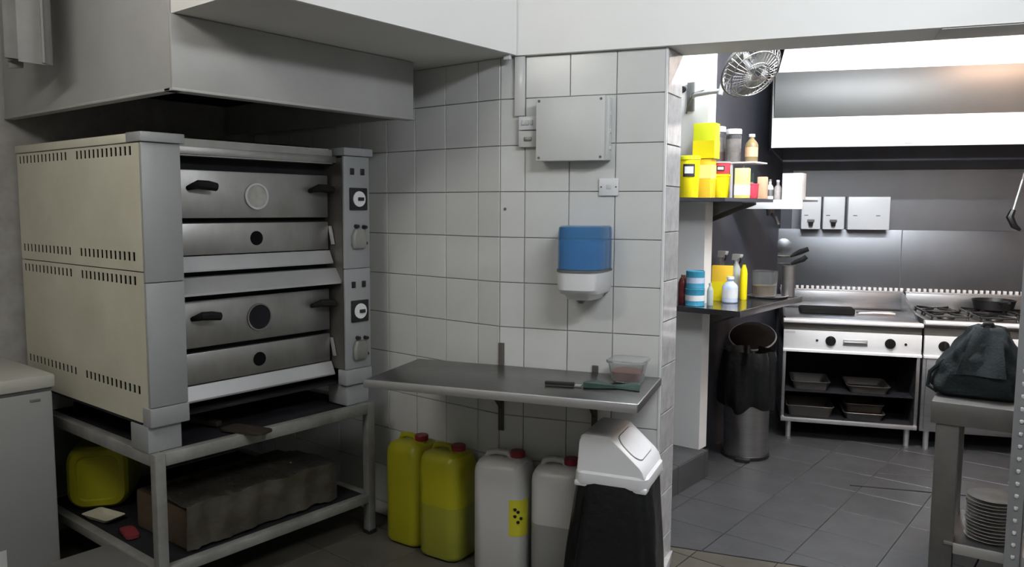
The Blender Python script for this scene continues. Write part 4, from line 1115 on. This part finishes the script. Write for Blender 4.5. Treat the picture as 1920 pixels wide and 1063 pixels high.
# three small white appliances on the ledge
def wall_unit(label, s0, s1, nozzles, depth=0.13):
    t = Thing('dispenser_unit', label, 'dispenser', FK, ((s0 + s1) / 2, 0.735, 1.457))
    bm = B(); box(bm, s0, s1, 0.735 - depth, 0.733, 1.4565, 1.70, 0.006); t.part('case', bm, 'white_pl')
    for s_ in nozzles:
        bm = B(); box(bm, s_ - 0.026, s_ + 0.026, 0.735 - depth - 0.006, 0.735 - depth + 0.001, 1.508, 1.53, 0.002); n_ = t.part('nozzle_plate', bm, 'gasket')
        bm = B(); cyl(bm, (s_, 0.735 - depth - 0.012, 1.512), (s_, 0.735 - depth - 0.012, 1.478), 0.02, 0.014, 14); t.part('nozzle', bm, 'black', n_)
    for s_ in ([s0 + 0.05, s1 - 0.08] if not nozzles else [s0 + 0.035]):
        bm = B(); box(bm, s_ - 0.014, s_ + 0.014, 0.735 - depth - 0.0015, 0.735 - depth + 0.001, 1.558, 1.564); t.part('badge', bm, 'gasket')
wall_unit('left white dispenser with a black nozzle on the back ledge', 0.058, 0.196, [0.127])
wall_unit('middle white dispenser with a black nozzle on the back ledge', 0.212, 0.362, [0.285])
wall_unit('wide white wall unit without a nozzle on the back ledge', 0.385, 0.672, [])
# round pot lid hung on the splashback
bm = B(); lathe(bm, [(0.06, 0.0), (0.06, 0.004), (0.03, 0.012), (0.004, 0.014)], (-0.055, 0.714, 1.32), 24, Matrix.Rotation(pi / 2, 4, 'X'))
single('pot_lid', bm, 'splash', 'round steel lid hanging at the left end of the splashback', 'lid', FK, (-0.055, 0.714, 1.32))
# ladle hanging at the far right
t = Thing('hanging_ladle', 'steel ladle with a black bowl hanging near the slotted post', 'ladle', FK, (1.36, 0.45, 1.75))
bm = B(); tube(bm, [(1.475, 0.45, 1.86), (1.45, 0.45, 1.74), (1.42, 0.45, 1.60)], 0.009, 8); t.part('handle', bm, 'steel_b')
bm = B(); tube(bm, [(1.422, 0.45, 1.61), (1.405, 0.45, 1.56), (1.43, 0.44, 1.50), (1.47, 0.44, 1.47)], [0.018, 0.026, 0.022, 0.010], 8); t.part('bowl', bm, 'black')
bm = B(); tube(bm, [(1.475, 0.45, 1.855), (1.48, 0.45, 1.90), (1.48, 0.45, 2.028)], 0.004, 6); t.part('hook', bm, 'steel_dull')

# ------------------------------------------------------------------ kitchen hood
t = Thing('kitchen_hood', 'huge steel extractor hood over the kitchen ranges, bright light painted on its bands', 'hood', FK, (0.9, 0.4, 2.03))
KH0, KH1 = -0.20, 2.7
bm = B(); box(bm, KH0, KH1, -0.012, 0.0, 2.03, 2.222, 0.003); lp = t.part('front_lip', bm, 'hood_lit')
bm = B(); box(bm, KH0, KH1, -0.016, 0.004, 2.022, 2.034, 0.002); t.part('drip_edge', bm, 'hood_lit', lp)
bm = B(); box(bm, KH0 + 0.012, KH1, 0.012, 0.022, 2.2225, 2.53, 0.001); t.part('steel_panel', bm, 'hood_steel')
bm = B(); rings(bm, [[(KH0 + 0.03, 0.05, 2.531), (KH0 + 0.07, 0.075, 2.70), (KH0 + 0.07, 0.085, 2.70), (KH0 + 0.03, 0.062, 2.531)], [(KH1, 0.05, 2.531), (KH1, 0.075, 2.70), (KH1, 0.085, 2.70), (KH1, 0.062, 2.531)]]); up = t.part('upper_panel', bm, 'hood_lit')
bm = B(); rings(bm, [[(KH0 + 0.07, 0.075, 2.70), (KH0 + 0.07, 0.09, KC - 0.003), (KH0 + 0.07, 0.1, KC - 0.003), (KH0 + 0.07, 0.085, 2.70)], [(KH1, 0.075, 2.70), (KH1, 0.09, KC - 0.003), (KH1, 0.1, KC - 0.003), (KH1, 0.085, 2.70)]]); t.part('top_panel', bm, 'hood_lit', up)
bm = B(); box(bm, 0.56, 0.566, 0.048, 0.052, 2.535, 2.695); t.part('panel_joint', bm, 'white_pl', up)
bm = B(); prism(bm, [(0.0, 2.03), (0.74, 2.03), (0.74, KC - 0.003), (0.1, KC - 0.003), (0.08, 2.53), (0.006, 2.222)], 'x', KH0, KH0 + 0.01); t.part('side_panel', bm, 'hood_steel')
bm = B(); box(bm, KH0 + 0.012, KH1, 0.09, 0.735, 2.33, 2.345); t.part('inner_top', bm, 'near_black')
for k in range(5):
    s_ = KH0 + 0.06 + k * 0.5
    bm = B(); prism(bm, [(0.40, 2.325), (0.42, 2.325), (0.72, 2.10), (0.70, 2.09)], 'x', s_, s_ + 0.47); t.part('grease_filter', bm, 'steel_dull')
bm = B(); box(bm, 0.63, 0.69, -0.02, -0.0125, 2.04, 2.075, 0.003); t.part('catch', bm, 'white_pl', lp)

# ------------------------------------------------------------------ ranges
def range_body(t, s0, s1, knobs, zt):
    bm = B(); box(bm, s0, s1, -0.03, 0.0, 0.645, 0.775, 0.004); cp_ = t.part('control_panel', bm, 'satin')
    bm = B(); prism(bm, [(-0.045, 0.64), (-0.03, 0.648), (0.0, 0.648), (0.0, 0.628), (-0.045, 0.628)], 'x', s0 - 0.001, s1 + 0.001); t.part('panel_lip', bm, 'satin', cp_)
    bm = B(); box(bm, s0, s1, -0.008, 0.65, 0.777, 0.825); t.part('top_frame', bm, 'bracket')
    bm = B(); rings(bm, [[(s, -0.045 + dy, z) for dy, z in ((0.008, zt - 0.024), (0.0, zt - 0.016), (0.0, zt - 0.006), (0.008, zt + 0.002), (0.06, zt + 0.002), (0.06, zt - 0.024))] for s in (s0 - 0.003, s1 + 0.003)]); t.part('bullnose', bm, 'satin')
    for s_ in knobs:
        bm = B(); cyl(bm, (s_, -0.03, 0.71), (s_, -0.042, 0.71), 0.034, 0.032, 24); k_ = t.part('knob', bm, 'matt_black')
        bm = B(); box(bm, s_ - 0.007, s_ + 0.007, -0.062, -0.04, 0.682, 0.738, 0.003); t.part('knob_grip', bm, 'matt_black', k_)
    return cp_
t = Thing('griddle_range', 'stainless steel griddle range with an open cabinet of trays', 'range', FK, (0.36, 0.3, 0))
s0, s1 = -0.073, 0.797
cp = range_body(t, s0, s1, (0.232, 0.605), 0.85)
for s_ in (0.145, 0.70):
    bm = B(); cyl(bm, (s_, -0.0295, 0.71), (s_, -0.034, 0.71), 0.009, 0.008, 12); t.part('igniter', bm, 'black', cp)
bm = B(); box(bm, 0.31, 0.465, -0.036, -0.0295, 0.684, 0.728, 0.003); dr = t.part('grease_drawer', bm, 'steel_b', cp)
bm = B(); box(bm, 0.315, 0.46, -0.05, -0.035, 0.700, 0.712, 0.003); t.part('drawer_pull', bm, 'steel', cp)
bm = B(); box(bm, s0 + 0.01, s0 + 0.075, -0.032, -0.0295, 0.755, 0.770); t.part('badge', bm, 'grey_pl', cp)
# cabinet shell, open to the front
for a in (s0, s1 - 0.022):
    bm = B(); box(bm, a, a + 0.022, -0.012, 0.65, 0.13, 0.645, 0.002); t.part('side_wall', bm, 'steel')
bm = B(); box(bm, s0 + 0.022, s1 - 0.022, 0.62, 0.64, 0.13, 0.645); t.part('back_wall', bm, 'near_black')
bm = B(); box(bm, s0 + 0.022, s1 - 0.022, -0.005, 0.62, 0.135, 0.152); t.part('cabinet_floor', bm, 'near_black')
bm = B(); box(bm, s0, s1, -0.022, -0.004, 0.128, 0.158, 0.004); t.part('bottom_rail', bm, 'steel_b')
bm = B(); box(bm, s0 + 0.024, s1 - 0.024, 0.02, 0.6, 0.335, 0.342); t.part('rack', bm, 'near_black')
for a in (s0 + 0.036, s1 - 0.075):
    for y in (0.0, 0.56):
        bm = B(); cyl(bm, (a + 0.02, y + 0.02, 0.0), (a + 0.02, y + 0.02, 0.135), 0.017, 0.02, 16); lg = t.part('leg', bm, 'steel_b')
        bm = B(); cyl(bm, (a + 0.02, y + 0.02, 0.0), (a + 0.02, y + 0.02, 0.012), 0.023, 0.021, 16); t.part('foot', bm, 'steel_dull', lg)
# griddle plate, guards, vented backsplash
bm = B(); box(bm, s0 + 0.01, s1 - 0.01, 0.015, 0.60, 0.82, 0.858, 0.003); t.part('griddle_plate', bm, 'steel')
for a in (s0 + 0.002, s1 - 0.014):
    bm = B(); prism(bm, [(0.1, 0.855), (0.66, 0.855), (0.66, 0.99), (0.6, 0.99), (0.16, 0.88)], 'x', a, a + 0.012); t.part('splash_guard', bm, 'steel')
def slotted_back(t, a0, a1):
    bm = B(); box(bm, a0, a1, 0.635, 0.66, 0.83, 0.988, 0.002); bk = t.part('back_panel', bm, 'steel')
    bm = B(); box(bm, a0, a1, 0.642, 0.70, 0.988, 1.0, 0.002); t.part('flue_cap', bm, 'steel_b')
    n_ = int((a1 - a0) / 0.036)
    for i in range(n_):
        x = a0 + 0.016 + i * (a1 - a0 - 0.03) / max(1, n_ - 1)
        bm = B(); box(bm, x - 0.010, x + 0.010, 0.638, 0.66, 1.0, 1.026, 0.002); t.part('flue_tooth', bm, 'satin')
slotted_back(t, s0, s1)
# black press and tongs on the griddle
bm = B(); loft(bm, [(0.36, 0.17, 0.02, 0.859), (0.37, 0.18, 0.025, 0.864), (0.37, 0.18, 0.025, 0.893), (0.35, 0.16, 0.02, 0.90)])
single('griddle_press', bm, 'matt_black', 'flat black cast griddle press lying on the griddle', 'griddle press', FK @ frame(0.235, 0.34, 0.0), (0, 0, 0.859))
t = Thing('tongs', 'steel tongs lying on the griddle beside the black press', 'tongs', FK @ frame(0.565, 0.33, 0.1), (0, 0, 0.861))
for sg in (-1, 1):
    bm = B(); tube(bm, [(-0.12, 0.004 * sg, 0.868), (0.0, 0.018 * sg, 0.874), (0.09, 0.026 * sg, 0.872), (0.12, 0.022 * sg, 0.868)], [0.006, 0.007, 0.009, 0.012], 8); t.part('arm', bm, 'steel_b')
bm = B(); cyl(bm, (-0.12, 0, 0.866), (-0.12, 0, 0.88), 0.011, 0.011, 12); t.part('hinge', bm, 'steel_dull')
# trays in the cabinet
def tray(label, s_, y, z, w, d, h, m='bracket'):
    bm = B(); loft(bm, [(w - 0.05, d - 0.05, 0.02, 0.0005), (w - 0.02, d - 0.02, 0.025, h * 0.8), (w, d, 0.03, h), (w - 0.004, d - 0.004, 0.03, h + 0.002), (w - 0.03, d - 0.03, 0.025, h * 0.8), (w - 0.06, d - 0.06, 0.02, 0.006)])
    single('baking_tray', bm, m, label, 'tray', FK @ frame(s_, y, 0.0, z), (0, 0, 0), 'trays in the griddle cabinet')
tray('steel tray on the left of the griddle cabinet rack', 0.125, 0.2, 0.343, 0.26, 0.32, 0.06)
tray('steel tray on the left of the griddle cabinet floor', 0.125, 0.2, 0.1525, 0.32, 0.32, 0.075)
tray('upper dull tray on the right of the griddle cabinet rack', 0.50, 0.2, 0.343, 0.28, 0.32, 0.05)
tray('lower brown-stained tray on the right of the griddle cabinet floor', 0.48, 0.2, 0.1525, 0.27, 0.32, 0.05, 'steel_dull')
tray('middle brown-stained tray stacked on the lower right tray', 0.48, 0.2, 0.204, 0.26, 0.30, 0.06, 'wood')

# burner range
t = Thing('burner_range', 'stainless steel gas burner range behind the black backpack', 'range', FK, (1.2, 0.3, 0))
s0, s1 = 0.812, 1.70
cp = range_body(t, s0, s1, (0.93, 1.305, 1.55), 0.872)
for s_ in (1.03, 1.40):
    bm = B(); cyl(bm, (s_, -0.0295, 0.71), (s_, -0.034, 0.71), 0.009, 0.008, 12); t.part('igniter', bm, 'black', cp)
bm = B(); box(bm, s0, s1, -0.01, 0.64, 0.125, 0.645, 0.004); t.part('cabinet', bm, 'steel')
bm = B(); box(bm, s0 + 0.02, s1 - 0.02, -0.022, -0.0095, 0.14, 0.625, 0.005); dd = t.part('oven_door', bm, 'steel')
bm = B(); tube(bm, [(s0 + 0.12, -0.022, 0.585), (s0 + 0.12, -0.05, 0.585), (s1 - 0.12, -0.05, 0.585), (s1 - 0.12, -0.022, 0.585)], 0.009, 8); t.part('door_handle', bm, 'steel_b', dd)
for a in (s0 + 0.03, s1 - 0.07):
    for y in (0.0, 0.56):
        bm = B(); cyl(bm, (a + 0.02, y + 0.02, 0.0), (a + 0.02, y + 0.02, 0.126), 0.017, 0.02, 16); t.part('leg', bm, 'steel_b')
bm = B(); box(bm, s0 + 0.01, s1 - 0.01, 0.015, 0.60, 0.825, 0.872, 0.003); t.part('hob_top', bm, 'steel_dull')
slotted_back(t, s0, s1)
for i in range(3):
    for j in range(2):
        a, y = s0 + 0.16 + i * 0.29, 0.15 + j * 0.29
        bm = B(); lathe(bm, [(0.05, 0.872), (0.055, 0.878), (0.05, 0.888), (0.02, 0.892)], (a, y, 0), 20); bu = t.part('burner', bm, 'black')
        bm = B()
        for q in range(4):
            an = pi / 4 + q * pi / 2
            tube(bm, [(a + 0.03 * cos(an), y + 0.03 * sin(an), 0.908), (a + 0.14 * cos(an), y + 0.14 * sin(an), 0.908), (a + 0.155 * cos(an), y + 0.155 * sin(an), 0.874)], 0.008, 6)
        tube(bm, [(a - 0.11, y - 0.11, 0.900), (a + 0.11, y - 0.11, 0.900), (a + 0.11, y + 0.11, 0.900), (a - 0.11, y + 0.11, 0.900), (a - 0.11, y - 0.11, 0.900)], 0.008, 6)
        t.part('pan_support', bm, 'black')
t = Thing('black_pan', 'black deep pan on the burner range near the slotted post', 'pan', FK, (1.30, 0.42, 0.917))
bm = B(); lathe(bm, [(0.11, 0.917), (0.12, 0.921), (0.135, 0.985), (0.138, 0.985), (0.13, 0.985), (0.115, 0.925)], (1.33, 0.42, 0), 28); t.part('bowl', bm, 'black')
bm = B(); tube(bm, [(1.33, 0.285, 0.975), (1.33, 0.20, 0.99), (1.33, 0.10, 1.0)], [0.008, 0.01, 0.011], 8); t.part('handle', bm, 'black')

# ------------------------------------------------------------------ small steel table, backpack, plates
TFm = frame(-0.675, 3.755, 0.10)
t = Thing('prep_table', 'small steel table at the right edge with plates on its lower shelf', 'table', TFm, (0.22, 0.22, 0))
TT = 0.78
bm = B(); box(bm, 0.0, 0.62, 0.0, 0.46, TT - 0.012, TT, 0.002); tp = t.part('top', bm, 'table_steel')
bm = B(); box(bm, 0.0, 0.62, -0.004, 0.008, TT - 0.095, TT + 0.001, 0.003); t.part('apron', bm, 'table_steel', tp)
bm = B(); box(bm, 0.0, 0.012, 0.008, 0.46, TT - 0.095, TT - 0.012, 0.002); t.part('apron', bm, 'table_steel', tp)
for x in (0.02, 0.52):
    for y in (0.01, 0.36):
        bm = B(); box(bm, x, x + 0.09, y, y + 0.09, 0.0, TT - 0.012, 0.004); t.part('leg', bm, 'table_steel')
bm = B(); box(bm, 0.075, 0.62, 0.0, 0.46, 0.155, 0.17, 0.002); sh = t.part('lower_shelf', bm, 'steel')
bm = B(); box(bm, 0.112, 0.518, -0.012, 0.0, 0.125, 0.172, 0.003); t.part('shelf_lip', bm, 'steel_b', sh)

# plate stack
NPL = 13
pbm = B(); lathe(pbm, [(0.058, 0.0), (0.062, 0.0025), (0.075, 0.004), (0.098, 0.0125), (0.1, 0.0145), (0.097, 0.0152), (0.074, 0.0072), (0.03, 0.0062), (0.002, 0.0062)], n=36)
pme = make_mesh('dinner_plate', pbm, 'plate')
for k in range(NPL):
    o = link('dinner_plate', pme, TFm @ Matrix.Translation((0.245 + random.uniform(-0.003, 0.003), 0.135 + random.uniform(-0.003, 0.003), 0.1705 + k * 0.0150)))
    if k == NPL - 1: tag(o, 'topmost white plate of the stack under the small steel table', 'plate', 'plates under the steel table')
    elif k == 0: tag(o, 'bottom white plate of the stack under the small steel table', 'plate', 'plates under the steel table')
    else: tag(o, 'white plate inside the stack under the small steel table', 'plate', 'plates under the steel table')
bm = B(); lathe(bm, [(0.03, 0.001), (0.035, 0.004), (0.055, 0.06), (0.057, 0.062), (0.053, 0.06), (0.03, 0.008)], n=24)
single('dark_bowl', bm, 'steel_dull', 'small grey bowl on the lower table shelf right of the plates', 'bowl', TFm @ Matrix.Translation((0.43, 0.15, 0.1705)))

# backpack
BF = TFm @ frame(0.155, 0.235, 0.05)
t = Thing('backpack', 'slouched black backpack lying on the small steel table', 'backpack', BF, (0, 0, TT))
bm = B()
secs = [(0.29, 0.20, 0.04, 0.003, 0.01, 0), (0.325, 0.25, 0.05, 0.02, 0.0, 0), (0.335, 0.26, 0.05, 0.07, -0.004, 0), (0.31, 0.25, 0.05, 0.13, 0.0, 0), (0.265, 0.22, 0.05, 0.18, 0.012, 0), (0.215, 0.19, 0.045, 0.23, 0.025, 0), (0.165, 0.14, 0.04, 0.275, 0.032, 0), (0.13, 0.09, 0.03, 0.308, 0.032, 0), (0.08, 0.04, 0.015, 0.318, 0.03, 0)]
loft(bm, [(w_, d_, r_, TT + z, dx, dy) for w_, d_, r_, z, dx, dy in secs])
bmesh.ops.subdivide_edges(bm, edges=list(bm.edges), cuts=2, use_grid_fill=True)
for v_ in bm.verts:
    a = math.atan2(v_.co.y, v_.co.x - 0.02)
    if v_.co.z > TT + 0.03:
        zr = v_.co.z - TT
        k = 0.011 * sin(4 * a + 17 * zr) + 0.008 * sin(9 * a - 36 * zr) + 0.005 * sin(15 * a + 60 * zr)
        v_.co.x += k * cos(a); v_.co.y += k * sin(a)
body = t.part('body', bm, 'backpack', smooth=70)
# loose front flap draped from the peak
bm = B()
gv = []
for i in range(9):
    u = i / 8
    row = []
    for j in range(9):
        v2 = j / 8
        x = 0.030 + (v2 - 0.5) * (0.10 + 0.09 * u) - 0.02 * u
        y = -0.045 - 0.105 * u ** 0.7 - 0.012 * sin(v2 * 6 + 3 * u)
        z = TT + 0.312 - 0.20 * u
        row.append(bm.verts.new((x, y, z)))
    gv.append(row)
for i in range(8):
    for j in range(8): bm.faces.new((gv[i][j], gv[i + 1][j], gv[i + 1][j + 1], gv[i][j + 1]))
bm.normal_update(); bmesh.ops.solidify(bm, geom=list(bm.faces), thickness=0.006)
t.part('top_flap', bm, 'backpack', smooth=70)
bm = B(); tube(bm, [(0.12, -0.05, TT + 0.20), (0.175, -0.06, TT + 0.17), (0.20, -0.06, TT + 0.12), (0.19, -0.06, TT + 0.075), (0.15, -0.06, TT + 0.055)], [0.011] * 5, 8); t.part('strap', bm, 'backpack')
bm = B(); tube(bm, [(0.0, -0.03, TT + 0.30), (0.015, -0.03, TT + 0.325), (0.045, -0.03, TT + 0.327), (0.06, -0.03, TT + 0.30)], 0.008, 8); t.part('grab_loop', bm, 'backpack')
bm = B(); box(bm, 0.166, 0.182, -0.085, -0.076, TT + 0.075, TT + 0.125, 0.002); t.part('buckle_tag', bm, 'white_pl', label='small white tag')
bm = B(); tube(bm, [(-0.13, -0.07, TT + 0.16), (-0.185, -0.08, TT + 0.10), (-0.19, -0.09, TT + 0.04), (-0.15, -0.10, TT + 0.02)], [0.009] * 4, 8); t.part('strap', bm, 'backpack')

# slotted steel post
PSF = frame(-0.358, 3.60, 0.0)
t = Thing('slotted_post', 'slotted steel angle post of a rack at the right edge', 'rack post', PSF, (0, 0, 0))
PH = 2.24
zs = []
z = 0.03
while z < PH - 0.03:
    zs.append((z - 0.009, z + 0.009)); z += 0.05
def slotted_flange(L_, sx0, sx1):
    xc = [0, sx0, sx1, L_]
    zc_ = sorted([0.0, PH] + [q for p in zs for q in p])
    bm = B(); g = {}
    def V(i, j):
        if (i, j) not in g: g[(i, j)] = bm.verts.new((xc[i], 0, zc_[j]))
        return g[(i, j)]
    for i in range(3):
        for j in range(len(zc_) - 1):
            zm = (zc_[j] + zc_[j + 1]) / 2
            if i == 1 and any(a < zm < b for a, b in zs): continue
            bm.faces.new((V(i, j), V(i + 1, j), V(i + 1, j + 1), V(i, j + 1)))
    bm.normal_update(); bmesh.ops.solidify(bm, geom=list(bm.faces), thickness=0.0025)
    return bm
bm = slotted_flange(0.055, 0.022, 0.036)
t.part('front_flange', bm, 'post', smooth=0)
bm = slotted_flange(0.055, 0.022, 0.036)
bmesh.ops.rotate(bm, verts=bm.verts, matrix=Matrix.Rotation(pi / 2, 3, 'Z')); bmesh.ops.translate(bm, verts=bm.verts, vec=(0.0555, 0.0, 0))
t.part('side_flange', bm, 'post', smooth=0)
bm = B(); box(bm, -0.004, 0.06, -0.006, 0.06, 0.0, 0.006); t.part('foot_plate', bm, 'post')
bm = B()
for a, b in zs: cyl(bm, (0.029, 0.004, (a + b) / 2), (0.029, -0.0075, (a + b) / 2), 0.009, 0.005, 8)
t.part('added_slot_studs', bm, 'hole_bright', kind='stuff', label='row of pale studs added to make the slots bright')  # pale studs added so the slots look bright
